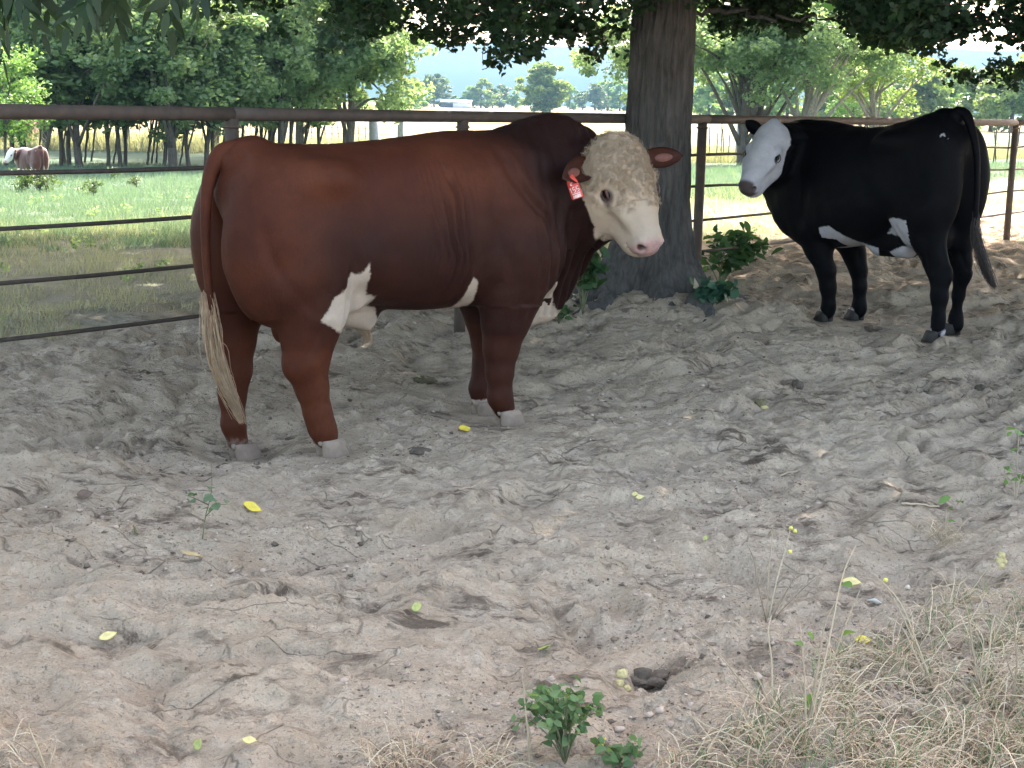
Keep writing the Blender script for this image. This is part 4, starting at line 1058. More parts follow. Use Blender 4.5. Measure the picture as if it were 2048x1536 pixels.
    dens = noise(x * 1.9, y * 1.1, z * 2.6, 212)
    keep = (dens > .05 - .25 * sstep(2.3, 2.8, z) + .22 * ((x > -.6) & (x < .85)) + .1 * (x > 3.2)) & (z < 3.4)
    keep &= ~((x > .80) & (x < 1.55) & (y < 12.1) & (z < 2.32))
    T = np.stack([x, y, z], 1)[keep] - [OAK[0], OAK[1], 0]
    per = len(T) * 13
    C, ii = clumps(T, np.full(len(T), .115), per, .8)
    V, F, v = leaves(C, .064, 'oak', .75, .35, .3)
    mesh_np("hanging_foliage", V, F, oak_leaf, root, False, {'v': v})
    twig_mesh(T, 1500, .24, .0035, oak_bark, root, "hanging_twigs")
    # the crown above
    def crown(n, cx_, cy_, rx, ry, z0, z1, cut=None):
        a = rng.uniform(0, 2 * PI, n); r = np.sqrt(rng.random(n)); x = cx_ + rx * r * np.cos(a); y = cy_ + ry * r * np.sin(a)
        z = z0 + rng.random(n) ** 1.2 * (z1 - z0) * np.sqrt(np.maximum(.05, 1 - r * r))
        return np.stack([x, y, z], 1)
    T = crown(3300, .8, 3.4, 10.5, 8.2, 3.3, 10.2)
    C, ii = clumps(T, np.full(len(T), .65), 76000, .7)
    C = C[C[:, 2] > 3.12]
    V, F, v = leaves(C, .26, 'hex', .75, .2, .6)
    mesh_np("crown", V, F, oak_leaf, root, False, {'v': v})
build_oak()

# ------------------------------------------------------------------ the pecan whose boughs come in over the camera from the left
def build_pecan():
    c0 = np.array([-4.6, 3.2, 0])
    root = empty("pecan_tree", tuple(c0), 0, "pecan whose dark drooping leaves hang along the top left edge of the photo", "tree")
    mb = MB(); C = curve_pts([(0, 0, -.3, .30), (.02, 0, .5, .24), (.0, .05, 2.5, .22), (.1, 0, 5, .19), (.0, 0, 8, .1)], 30)
    mb.tube(C[:, :3], C[:, 3], 18, jit=.004); mb.build("trunk", oak_bark, root)
    for P in ([(.05, 0, 3.0), (1.4, 1.2, 2.9), (2.6, 2.5, 2.6), (3.8, 3.3, 2.5)], [(.05, 0, 3.6), (1.6, .2, 3.7), (3.6, .2, 3.6), (5.6, -.3, 3.9)], [(0, 0, 3.9), (1, -1.6, 4.0), (2.6, -3.2, 4.1)]):
        C = curve_pts([(*p, 0) for p in P], 20)[:, :3]; mb = MB(); mb.tube(C, np.linspace(.10, .02, 20), 9); mb.build("limb", oak_bark, root)
    # compound leaves, leaflets paired along a drooping stalk
    Ls, Fs, vs, off = [], [], [], 0; mb = MB()
    spots = []
    for (px, py, n, sp, d0) in ((5, -60, 6, 22, 6.0), (195, -75, 5, 18, 5.9), (240, -95, 3, 22, 6.3), (350, -85, 3, 14, 6.2), (400, -92, 3, 18, 6.0), (130, -112, 4, 60, 6.2)):
        for _ in range(n): spots.append(at(px + rng.normal(0, sp), py + rng.normal(0, 12), d0 + rng.uniform(-.4, .5)))
    for p in spots:
        d = rng.normal(0, 1, 3); d[2] = -1.1 - abs(d[2]) * .6; d /= np.linalg.norm(d); L = rng.uniform(.16, .26)
        t = np.linspace(0, 1, 6); P = p + d * L * t[:, None] + np.array([0, 0, -.05]) * (t ** 2)[:, None] - c0
        sd = np.cross(d, rng.normal(0, 1, 3)); sd /= np.linalg.norm(sd); nn = np.cross(sd, d)
        for q in range(1, 6):
            for s in ((-1, 1) if q < 5 else (0,)):
                ax = d * .65 + sd * s * .75 + np.array([0, 0, -.45]) + rng.normal(0, .12, 3); ax /= np.linalg.norm(ax)
                w_ = np.cross(nn + rng.normal(0, .4, 3), ax); w_ /= np.linalg.norm(w_); ll = rng.uniform(.07, .115); sh = leaf_shape('lance')
                V = P[q] + ll * (sh[:, :1] * ax + sh[:, 1:] * .36 * w_); V[:, 2] -= (sh[:, 0] ** 2) * .02
                Ls.append(V); Fs.append(np.arange(8) + off); off += 8; vs.append(np.full(8, rng.random()))
    mesh_np("hanging_foliage", np.vstack(Ls), np.array(Fs), pecan_leaf, root, False, {'v': np.concatenate(vs)})
    n = 300
    a = rng.uniform(0, 2 * PI, n); r = np.sqrt(rng.random(n)); T = np.stack([.5 + 2.6 * r * np.cos(a), .6 + 2.6 * r * np.sin(a), 3.6 + rng.random(n) * 4.2 * np.sqrt(1 - r * r * .9)], 1)
    C, ii = clumps(T, np.full(n, .5), 6000, .7)
    C = C[C[:, 2] > 3.1]
    V, F, v = leaves(C, .26, 'hex', .6, .3, .6); mesh_np("crown", V, F, pecan_leaf, root, False, {'v': v})
build_pecan()

# ------------------------------------------------------------------ grove, middle and far trees
def crown_pts(n, r, z0, z1, nclump, cr, low=0):
    """clump centres spread on limbs through an egg-shaped crown"""
    u = rng.normal(0, 1, (nclump, 3)); u /= np.linalg.norm(u, axis=1)[:, None]; k = rng.random(nclump) ** .4
    h = (z1 - z0) / 2; c = u * k[:, None] * [r, r, h]
    c[:, 2] += (z0 + z1) / 2; c[:, :2] *= (1 - .25 * (c[:, 2:3] > (z0 + z1) / 2))
    c += rng.normal(0, .15 * r, c.shape) * [1, 1, .5]
    rad = cr * rng.uniform(.6, 1.3, nclump)
    return clumps(c, rad, n, .62)[0], c
def tree_proto(name, h, trunk_r, leafm, barkm, r, z0, nleaf, lsize, ncl, cr, lean=0.0, fork=0, kind='hex'):
    root = empty(name, (0, 0, -500), 0, "tree", "tree")
    mb = MB()
    C = curve_pts([(0, 0, -.25, trunk_r * 1.5), (.0, 0, .15, trunk_r * 1.1), (lean * .3, .02, h * .25, trunk_r * .85), (lean * .7, 0, h * .5, trunk_r * .62), (lean, 0, h * .85, trunk_r * .15)], 22)
    C[4:, :2] += .03 * rng.normal(0, 1, (18, 2)).cumsum(0) * .5
    mb.tube(C[:, :3], C[:, 3], 10)
    pts, cc = crown_pts(nleaf, r, z0, h, ncl, cr)
    pts[:, 0] += lean * .6; cc[:, 0] += lean * .6
    for q in range(fork):
        k = 7 + q % 9; e = cc[rng.integers(0, len(cc))]; m_ = (C[k, :3] + e) / 2 + [0, 0, .3]
        P = curve_pts([(*C[k, :3], 0), (*m_, 0), (*e, 0)], 8)[:, :3]; mb.tube(P, np.linspace(C[k, 3] * .55, .012, 8), 6)
    mb.build("trunk", barkm, root)
    V, F, v = leaves(pts, lsize, kind, .7, .15, .4)
    cl = np.clip(.5 + .5 * fbm(pts[:, 0] * .9, pts[:, 1] * .9, pts[:, 2] * .9, 2, int(rng.integers(1, 999))) * 1.6, 0, 1)
    v = np.clip(.45 * v + .55 * np.repeat(cl, F.shape[1]), 0, 1)
    mesh_np("crown", V, F, leafm, root, False, {'v': v})
    return root
used = {}
def place(proto, loc, rz, s, label, cat, group, crown_mat=None):
    o = proto if proto.name not in used else copy_tree(proto)
    used[proto.name] = 1
    o.location = loc; o.rotation_euler = (0, 0, rz); o.scale = (s, s, s) if np.isscalar(s) else s
    tag(o, label, cat, group)
    if crown_mat:
        for ch in o.children:
            if ch.name.startswith('crown'):
                ch.material_slots[0].link = 'OBJECT'; ch.material_slots[0].material = crown_mat
    return o
def world_at(px, d, dz=0.0):
    x = at(px, 215, d)[0]; return x, d, float(land(np.array([x]), np.array([d]))[0]) + dz
big = [tree_proto("grove_tree", 9.0, .155, grove_leaf, bark2, 2.9, 1.35, 13500, .20, 80, .80, .3, 10) for _ in range(3)]
mid = [tree_proto("grove_tree", 7.5, .085, grove_leaf, bark2, 2.0, 1.5, 9000, .19, 55, .62, .5, 6) for _ in range(3)]
thin = [tree_proto("sapling", 5.6, .036, grove_leaf, bark2, 1.2, 1.7, 2800, .17, 22, .5, .5, 3) for _ in range(2)]
# (px of the foot, kind, relative thickness, how it tells itself apart)
grove = [(20, 'm', 1.1, 61, 'dark grove trunk at the left edge of the photo, behind the brown cow'), (47, 'b', .75, 60, 'second dark grove trunk from the left, right above the brown cow\'s back'),
         (73, 't', 1, 63, 'thin sapling rising just behind the brown cow\'s rump'), (84, 't', 1.8, 59, 'leaning dark pole tree just right of the brown cow'),
         (119, 'm', .7, 60, 'left pole of the three dark trunks right of the brown cow'), (126, 'm', .75, 62, 'middle pole of the three dark trunks right of the brown cow'), (134, 'm', 1.05, 61, 'grey pole tree, right one of the three beside the flared trunk'),
         (155, 'b', .95, 59, 'grove tree with a flared two-tone trunk left of the open gap'), (166, 't', 1.2, 63, 'thin stem just right of the flared two-tone trunk'), (181, 't', 1, 64, 'very thin pale sapling in the gap of the grove'),
         (213, 'm', .6, 60, 'leaning thin tree standing alone in the gap of the grove'), (225, 't', 1, 63, 'thin straight stem right of the lone leaning tree'), (237, 'm', 1.0, 60, 'straight dark pole tree near the middle of the left grove'), (248, 'm', .7, 61, 'crooked dark trunk hugging the straight pole tree'),
         (292, 't', 1.3, 62, 'thin dark stem left of the widest trunk, leftmost of its row'), (302, 't', 1, 64, 'second thin stem left of the widest trunk'), (311, 't', 1, 64, 'third thin stem left of the widest trunk'), (326, 'm', .55, 61, 'curving dark stem touching the widest trunk'),
         (343, 'b', 1.15, 59, 'grove tree with the widest trunk, between the curving stem and the bull'), (359, 't', 1, 62, 'thin stem right of the widest trunk'), (376, 'm', .95, 60, 'grey trunk with a broken look between the widest trunk and the bull\'s rump'),
         (411, 'm', 1.15, 61, 'pale brown trunk just left of the first fence post'), (423, 'm', .6, 62, 'dark stem between the pale trunk and the first fence post'), (440, 't', 1.2, 63, 'thin stem close left of the first fence post'),
         (479, 't', 1, 66, 'thin stem close right of the first fence post'), (503, 't', 1.2, 68, 'second thin stem right of the first fence post'), (527, 'm', .6, 67, 'dark stem left of the pair above the bull\'s loin'), (536, 'm', .7, 65, 'dark trunk of the pair above the bull\'s loin'),
         (545, 'm', .8, 66, 'right trunk of the pair above the bull\'s loin'), (563, 'b', .6, 64, 'dark trunk with dense crown above the bull\'s loin'), (580, 'm', .8, 67, 'forked trunk with a reddish tuft of leaves above it'), (602, 't', 1.4, 68, 'thin stem above the middle of the bull\'s back'),
         (640, 'm', .8, 70, 'small tree at the right end of the grove under hazy leaves'), (690, 'm', .9, 74, 'last leafy tree of the grove before the utility pole')]
kinds = {'b': big, 'm': mid, 't': thin}; cnt = 0
for px, k, th, d, lab in grove:
    x, y, z = world_at(px, d); protos = kinds[k]; pr = protos[cnt % len(protos)]; cnt += 1
    f = d / 60
    s = (th * f, th * f, f * rng.uniform(.92, 1.08)) if k == 't' else (max(.85, th) * f, max(.85, th) * f, f * rng.uniform(.9, 1.05))
    mat_ = {363: 0}.get(px) or (grove_leaf2 if px in (503, 545, 580, 527) else None)
    place(pr, (x, y, z), rng.uniform(0, 6.28) if k != 't' else rng.uniform(-.4, .4), s, lab, "tree", "trees of the left grove", mat_)
# taller trees behind, whose crowns fill the top left
for i, (px, d, s, lab) in enumerate([(-60, 74, 1.25, 'tall tree at the far left edge behind the grove'), (90, 78, 1.35, 'tall dark tree crown behind the first grove trunks'), (250, 80, 1.3, 'tall tree crown behind the middle of the grove'), (430, 80, 1.35, 'tall tree crown behind the first fence post'),
                              (600, 76, 1.4, 'tallest dark tree crown above the bull\'s back'), (700, 66, 1.15, 'dark tree crown left of the utility pole')]):
    x, y, z = world_at(px, d); place(big[i % 3], (x, y, z), i * 1.1, s, lab, "tree", "tall trees behind the grove", grove_leaf2 if px == 430 else None)
lime = tree_proto("bush", 3.6, .05, lime_leaf, bark2, 1.7, .6, 4200, .13, 26, .6, 0, 4)
x, y, z = world_at(8, 52); place(lime, (x, y, z + .6), 0, (1.0, 1.0, 1.0), "bright lime green bush at the left edge above the fence", "bush", None)
# trees right of the oak
ra = tree_proto("shade_tree", 9.0, .24, grove_leaf, bark2, 4.2, 3.3, 17000, .19, 95, .85, .2, 14)
rb = tree_proto("shade_tree", 8.6, .22, pale_leaf, bark_pale, 4.0, 3.0, 16000, .18, 90, .85, .9, 14)
for pr, px, d, rz, s, lab, mt in ((ra, 1490, 70, 0, 1.0, "dark-trunked tree just right of the oak, above the cow's ears", None), (ra, 1517, 72, 2.4, .95, "pale slim trunk beside the dark trunk above the cow's head", grove_leaf),
                                  (rb, 1598, 68, 0.0, 1.0, "forked tree with a long slanting limb above the cow's neck", grove_leaf), (ra, 1300, 78, 1.3, .95, "leafy tree whose crown shows on the left side of the oak trunk", grove_leaf),
                                  (rb, 1760, 84, 3.3, .95, "light green tree above the black cow's back", pale_leaf)):
    x, y, z = world_at(px, d); place(pr, (x, y, z), rz, s, lab, "tree", "trees beyond the fence right of the oak", mt)
# slanting limb of the forked tree
fk = [o for o in COL.objects if o.get('label', '').startswith('forked tree')][0]
mb = MB(); P = curve_pts([(.3, -.1, 1.2, .17), (.7, -.1, 2.4, .14), (1.5, -.1, 3.9, .10), (2.3, 0, 5.2, .06)], 14); mb.tube(P[:, :3], P[:, 3], 10); mb.build("limb", bark_pale, fk)
sap = tree_proto("young_tree", 7.0, .06, lime_leaf, bark2, 2.6, 2.2, 5200, .22, 40, .8, 0, 6)
x, y, z = world_at(1702, 120); place(sap, (x, y, z), 0, 1.05, "young bright green tree with a thin straight trunk above the cow's back", "tree", None)
# the bushy tree alone in the field
fb = tree_proto("field_tree", 17, .35, far_leaf, bark2, 8.2, .2, 15000, .9, 130, 1.8, 0, 4)
x, y, z = world_at(1088, 520); place(fb, (x, y, z), .4, (1, 1, 1.02), "bushy grey-green tree standing alone in the dry field above the bull's hump", "tree", None, pale_leaf)
fp = [tree_proto("far_tree", 10, .3, far_leaf, bark2, 4.6, .3, 2600, .75, 40, 1.35, 0, 0, 'kite') for _ in range(4)]
def far_row(spec, group, where):
    for i, (px, d, h, m) in enumerate(spec):
        x, y, z = world_at(px, d); s = h / 10; a = rng.uniform(.9, 1.25)
        place(fp[i % 4], (x, y, z), rng.uniform(0, 6), (s * a, s * a, s), where(i, px), "tree", group, {'l': lime_leaf, 'p': pale_leaf, 'f': None}[m])
far_row([(822, 600, 12, 'l'), (840, 620, 10, 'l'), (868, 900, 20, 'f'), (885, 930, 15, 'f')], "trees by the barn", lambda i, px: ["bright yellow-green tree right beside the utility pole", "low yellow-green bush left of the barn", "round hazy tree behind the barn", "small hazy tree touching the barn roof"][i])
far_row([(940, 900, 13, 'f'), (962, 900, 16, 'p'), (985, 920, 13, 'f'), (1008, 950, 15, 'f'), (1030, 930, 11, 'f'), (1140, 940, 13, 'f'), (1165, 920, 12, 'f'), (1190, 900, 16, 'f'), (1215, 940, 19, 'f'), (1240, 930, 17, 'f')], "hazy trees along the far field edge",
        lambda i, px: "hazy tree on the far field edge %s" % ("just right of the barn", "right of the barn, second and palest", "third right of the barn", "fourth right of the barn", "close left of the lone field tree", "close right of the lone field tree", "second right of the lone field tree", "third right of the lone field tree", "fourth right of the lone field tree", "touching the oak trunk's left side")[i])
rowr = [(1400, 500, 11, 'l'), (1418, 420, 12, 'f'), (1445, 460, 14, 'p'), (1475, 330, 12, 'f'), (1545, 340, 12, 'p'), (1575, 300, 11, 'f'), (1640, 320, 12, 'f'), (1665, 280, 10, 'p'), (1735, 290, 13, 'p'), (1790, 310, 12, 'f'), (1828, 270, 10, 'f'), (1862, 290, 11, 'p'), (1900, 300, 13, 'p'), (1945, 280, 9, 'l'), (1985, 260, 11, 'f'), (2025, 250, 12, 'p'), (2070, 260, 13, 'f')]
names = ["lime bush touching the oak trunk's right side", "tree second from the oak's right side", "pale tree left of the dark-trunked tree", "tree behind the dark-trunked tree", "pale tree between the dark trunk and the forked tree", "tree left of the forked tree's foot", "tree under the slanting limb", "pale low tree right of the slanting limb", "pale tree right of the young green tree", "tree above the middle of the cow's back", "low tree where the cow's back rises", "pale tree left of the cow's rump top", "pale tree above the cow's rump", "low lime bush right of the cow's rump top", "tree over the last fence post's left side", "pale tree over the last fence post's right side", "tree at the right edge of the photo"]
far_row(rowr, "trees along the right field edge", lambda i, px: names[i])

# ------------------------------------------------------------------ hills, barn, pole, stakes
def build_hills():
    m, nt, N, L, P = new_mat("far_hills"); P.inputs['Base Color'].default_value = (.05, .075, .05, 1); P.inputs['Roughness'].default_value = 1
    xs = np.linspace(-4200, 5200, 150); ys = np.linspace(5200, 8200, 24); X, Y = np.meshgrid(xs, ys, indexing='ij')
    prof = 250 + 50 * fbm(X / 1500, Y / 3000, 0, 4, 301)
    Z = -3 + prof * np.sin(np.clip((Y - 5200) / 3000, 0, 1) * PI) ** .6
    i, j = np.meshgrid(np.arange(149), np.arange(23), indexing='ij'); n = 24
    Q = np.stack([i * n + j, (i + 1) * n + j, (i + 1) * n + j + 1, i * n + j + 1], -1).reshape(-1, 4)
    tag(mesh_np("hills", np.stack([X.ravel(), Y.ravel(), Z.ravel()], 1), Q, m), kind='structure')
build_hills()
def build_barn():
    x, y, z = world_at(913, 850)
    root = empty("barn", (x, y, z), 0, "low white-roofed barn far off in the field", "barn")
    white = simple_mat("barn_sheet", (.72, .74, .78), .4, .06, .5, 0); dark = simple_mat("bay_shade_trailer_dark", (.10, .095, .12), .9, .2, .5, 0)
    mb = MB(); mb.box((3.2, 0, 1.6), (10, 8, 3.2)); mb.build("wall", white, root, False)
    mb = MB(); mb.box((-5.2, 1.0, 1.2), (6.7, 6, 2.4)); mb.build("open_bay", dark, root, False)  # solid dark box, the shade inside the bay put into its colour
    mb = MB(); s = math.radians(14)
    for q in (-1, 1):
        R = np.array([[1, 0, 0], [0, math.cos(s), q * math.sin(s)], [0, -q * math.sin(s), math.cos(s)]]); mb.box((-.2, q * 2.4, 3.75), (17.6, 5.3, .15), R)
    mb.build("roof", white, root, False)
    x, y, z = world_at(853, 800); tr = MB(); tr.box((0, 0, 1.0), (7.4, 2, .5)); tr.box((-2.5, 0, .5), (.4, 1.6, .9)); tr.box((2.5, 0, .5), (.4, 1.6, .9))
    o = tr.build("trailer", dark, None, False); o.location = (x, y, z); tag(o, "flat dark trailer in the field left of the barn", "trailer")
build_barn()
def build_pole():
    x, y, z = world_at(801, 76); g = simple_mat("weathered_pole", (.30, .31, .33), .85, .3, 4, .4, .01)
    root = empty("utility_pole", (x, y, z), 0, "grey utility pole rising from the field behind the bull's back", "pole")
    mb = MB(); mb.tube([(0, 0, -.3), (0, 0, 4), (.02, 0, 9.5)], [.15, .135, .10], 12); mb.build("shaft", g, root)
    mb = MB(); mb.box((0, -.12, 8.9), (2.2, .1, .12)); mb.build("crossarm", g, root, False)
    x, y, z = world_at(750, 70); o = MB(); o.tube([(0, 0, -.3), (-.02, 0, .6), (-.06, .02, 2.1)], [.27, .24, .22], 12, jit=.006); ob = o.build("fence_post", g, None); ob.location = (x, y, z)
    tag(ob, "stout pale wooden post left of the utility pole, above the bull's back", "post")
    x, y, z = world_at(1481, 80); o = MB(); o.tube([(0, 0, -.3), (.02, 0, 1.0), (.05, .0, 2.2)], [.20, .18, .17], 12, jit=.006); ob = o.build("fence_post", g, None); ob.location = (x, y, z)
    tag(ob, "pale wooden post beside the black cow's raised ear", "post")
build_pole()
WORD = {.45: 'lowest', .8: 'middle', 1.15: 'top'}
ORD = 'first second third fourth fifth sixth seventh eighth ninth tenth eleventh twelfth thirteenth fourteenth fifteenth sixteenth seventeenth eighteenth nineteenth twentieth'.split()
def build_stakes():
    proto = None
    sp = [(1404, 77, 1.5), (1411, 78, 1.6), (1423, 79, 1.8), (1437, 77, 1.5), (1446, 78, 2.1), (1452, 79, 1.7), (1460, 79, 1.4), (1995, 60, 1.7), (2000, 62, 1.3), (2022, 60, 1.6), (2038, 61, 1.5)] + [(474 + 13.5 * i, 92, 1.35) for i in range(20)] + [(236 + 21 * i, 96, 1.3) for i in range(9)]
    for i, (px, d, h) in enumerate(sp):
        if proto is None:
            mb = MB(); mb.tube([(0, 0, -.2), (.02, 0, .5), (0, 0, 1)], .028, 6); proto = o = mb.build("stake", bark2, None)
        else: o = proto.copy(); COL.objects.link(o)
        x, y, z = world_at(px, d); o.location = (x, y, z); o.scale = (1, 1, h); o.rotation_euler = (0, rng.uniform(-.12, .08) if px > 1300 else rng.uniform(-.03, .03), 0)
        if px < 1500 and px > 1300: g, n0 = "stake from the left in the row between the oak and the black cow", i
        elif px > 1300: g, n0 = "stake from the left beside the last fence post at the right edge", i - 7
        elif px > 470: g, n0 = "thin post from the left of the far fence over the bull's back", i - 11
        else: g, n0 = "thin post from the left of the far fence behind the grove trunks", i - 31
        tag(o, ORD[n0] + " " + g, "stake", "stakes of the far wire fence")
    for z in (.45, .8, 1.15):
        P = [np.array(world_at(px, 93)) + [0, 0, z] for px in range(60, 790, 40)]; mb = MB(); mb.tube(P, .012, 4, cap=False)
        tag(mb.build("fence_wire", rust2, None), WORD[z] + " wire of the far fence behind the left grove", "wire", "wires of the far fence")
        P = [np.array(world_at(px, 78)) + [0, 0, z] for px in range(1390, 2120, 40)]; mb = MB(); mb.tube(P, .010, 4, cap=False)
        tag(mb.build("fence_wire", rust2, None), WORD[z] + " wire of the far fence behind the black cow", "wire", "wires of the far fence")
build_stakes()
def build_shed():
    x, y, z = world_at(14, 82); root = empty("shed", (x, y, z), 0, "red-brown shed with a pale door behind the trees at the left edge", "shed")
    w = simple_mat("shed_boards", (.11, .055, .04), .9, .3, 2, .3, .02); p = simple_mat("pale_door", (.75, .66, .62), .6, .1, 2, 0)
    mb = MB(); mb.box((-.6, 1.5, 1.2), (3.0, 3, 2.4)); mb.build("wall", w, root, False)
    mb = MB(); mb.box((-.6, 1.4, 2.55), (3.5, 3.5, .2)); mb.build("roof", w, root, False)
    mb = MB(); mb.box((.55, -.03, .75), (.36, .04, 1.1)); mb.build("door", p, root, False)
build_shed()

# ------------------------------------------------------------------ the brown cow in the grass
bx, by, bz_ = world_at(79, 40)
build_cow((bx, by, bz_ + .02), CANG + .10, .72, "red-brown cow with a white face grazing the sunny pasture at the left edge", brown_coat, 0, True, h=.024, hoofm=horn_dark, switch_mat=brown_coat)
# ------------------------------------------------------------------ pasture grass, litter, weeds
grass_mat = leaf_mat("pasture_blades", (.075, .138, .085), (.14, .20, .125), .28, .7, tb=.8)
grass_dry = leaf_mat("dry_blades", (.24, .25, .17), (.38, .37, .27), .3, .8, tm=1.2)
def blades(name, N, q0, q1, dmin, dmax, hgt, wid, mat, thresh=-9, label=None, xr=.40, sc_noise=1.2):
    d = dmin * np.exp(rng.random(N) * np.log(dmax / dmin)); x = rng.uniform(-1, 1, N) * (d * xr + 1.0); y = d
    q = fence_q(x, y) + .8 * noise(x * 1.2, y * 1.2, 0, 401)
    n = fbm(x * sc_noise, y * sc_noise, 0, 3, 402)
    k = (q > q0) & (q < q1) & (n > thresh); x, y, n = x[k], y[k], n[k]
    z = ground_z(x, y); m = len(x); a = rng.uniform(0, 2 * PI, m); f = np.sqrt(y / 12)
    h = hgt * rng.uniform(.4, 1.2, m) * (1 + n * 1.2) * np.minimum(f, 1.9); w = wid * f * rng.uniform(.6, 1.4, m)
    lx, ly = rng.normal(0, .45, m) * h, rng.normal(0, .45, m) * h
    P0 = np.stack([x - np.cos(a) * w, y - np.sin(a) * w, z - .01], 1); P1 = np.stack([x + np.cos(a) * w, y + np.sin(a) * w, z - .01], 1); P2 = np.stack([x + lx, y + ly, z + h], 1)
    V = np.stack([P0, P1, P2], 1).reshape(-1, 3); F = np.arange(m * 3).reshape(m, 3)
    v = np.clip(rng.random(m) * .6 + .4 * (.5 + n), 0, 1)
    return tag(mesh_np(name, V, F, mat, None, False, {'v': np.repeat(v, 3)}), kind='stuff')
blades("pasture_grass", 250000, 7, 60, 11, 62, .10, .0045, grass_mat, -.35)
blades("thin_dry_grass", 170000, 2.0, 11, 8.5, 34, .075, .003, grass_dry, -.25, sc_noise=2.2)
blades("tall_weeds", 26000, 6, 200, 76, 92, .38, .012, grass_dry, -9)
def broad_weeds():
    N = 420; d = 10 * np.exp(rng.random(N) * np.log(4.5)); x = rng.uniform(-1, 1, N) * (d * .38); q = fence_q(x, d)
    n = fbm(x * .9, d * .9, 0, 2, 411); k = (q > 2.6) & (n > .12); x, y = x[k], d[k]; T = np.stack([x, y, ground_z(x, y) + .05], 1)
    C, i = clumps(T, rng.uniform(.05, .11, len(T)), len(T) * 26, .8); C[:, 2] += .03
    V, F, v = leaves(C, .04, 'hex', .6, -.3, .3); tag(mesh_np("field_weeds", V, F, grove_leaf, None, False, {'v': v}), kind='stuff')
broad_weeds()

clod_mat = simple_mat("dirt_clod", (.34, .27, .21), .95, .35, 30, .5, .004, vary=(.46, .37, .295))
pebble_mat = simple_mat("pale_pebble", (.58, .52, .43), .7, .2, 30, .2, .002)
debris_mat = simple_mat("dark_litter", (.09, .068, .052), .9, .4, 30, .2, .002, vary=(.22, .17, .12))
def scatter(name, N, size, mat, region, squash=.6, power=2.2, nz=None, nth=0):
    """small irregular lumps lying on the ground"""
    u = np.array([(math.cos(a) * math.sin(b), math.sin(a) * math.sin(b), math.cos(b)) for b in (.55, 1.4, 2.3) for a in (0, 1.26, 2.5, 3.77, 5.03)] + [(0, 0, 1), (0, 0, -1)])
    T = [(15, i, (i + 1) % 5) for i in range(5)] + [(16, 10 + (i + 1) % 5, 10 + i) for i in range(5)]
    for r in (0, 5):
        for i in range(5): a, b = r + i, r + (i + 1) % 5; T += [(a, a + 5, b), (b, a + 5, b + 5)]
    T = np.array(T)
    x, y = region(N)
    if nz is not None: k = fbm(x * nz, y * nz, 0, 2, 431) > nth; x, y = x[k], y[k]
    n = len(x); s = size * (1 + rng.pareto(power, n)); s = np.minimum(s, size * 5)
    z = ground_z(x, y) + s * .15
    V = u[None] * (1 + .38 * rng.uniform(-1, 1, (n, 17, 1))) * s[:, None, None] * np.array([1, 1, squash])
    a = rng.uniform(0, 6.28, n); c, sn = np.cos(a)[:, None], np.sin(a)[:, None]; st = rng.uniform(.7, 1.5, n)[:, None]
    X = V[:, :, 0] * st * c - V[:, :, 1] * sn; Y = V[:, :, 0] * st * sn + V[:, :, 1] * c
    P = np.stack([X + x[:, None], Y + y[:, None], V[:, :, 2] + z[:, None]], -1).reshape(-1, 3)
    F = (T[None] + (np.arange(n) * 17)[:, None, None]).reshape(-1, 3)
    return tag(mesh_np(name, P, F, mat, None, True, {'v': np.repeat(rng.random(n), 17)}), kind='stuff')
def yard(N, y0=3.1, y1=13):
    y = y0 * np.exp(rng.random(N) * np.log(y1 / y0)); x = rng.uniform(-1, 1, N) * (y * .38 + .4); k = fence_q(x, y) < 1.2; return x[k], y[k]
scatter("dirt_clods", 15000, .0030, clod_mat, yard, .6, 2.3, 1.15, .0)
scatter("pale_pebbles", 160, .0024, pebble_mat, yard, .7, 2.5)
scatter("dark_crumbs", 12000, .0028, debris_mat, yard, .5, 2.4, 1.15, .05)
def litter():
    x, y = yard(4500, 3.1, 12); k = fbm(x * 1.1, y * 1.1, 0, 2, 441) > -.02; x, y = x[k], y[k]; z = ground_z(x, y)
    def st(i):
        L = rng.uniform(.012, .07) * (1 + (rng.random() < .04) * 1.6); a = rng.uniform(0, 6.28); t = np.linspace(-1, 1, 4)[:, None] * L / 2
        P = np.array([x[i], y[i], z[i] + .004]) + t * np.array([math.cos(a), math.sin(a), 0]) + rng.normal(0, L * .05, (4, 3)); P[:, 2] = np.maximum(ground_z(P[:, 0], P[:, 1]) + .002, P[:, 2]); return P
    tag(strands("dry_litter", None, st, len(x), .0016, dry_stem, None), kind='stuff')
litter()

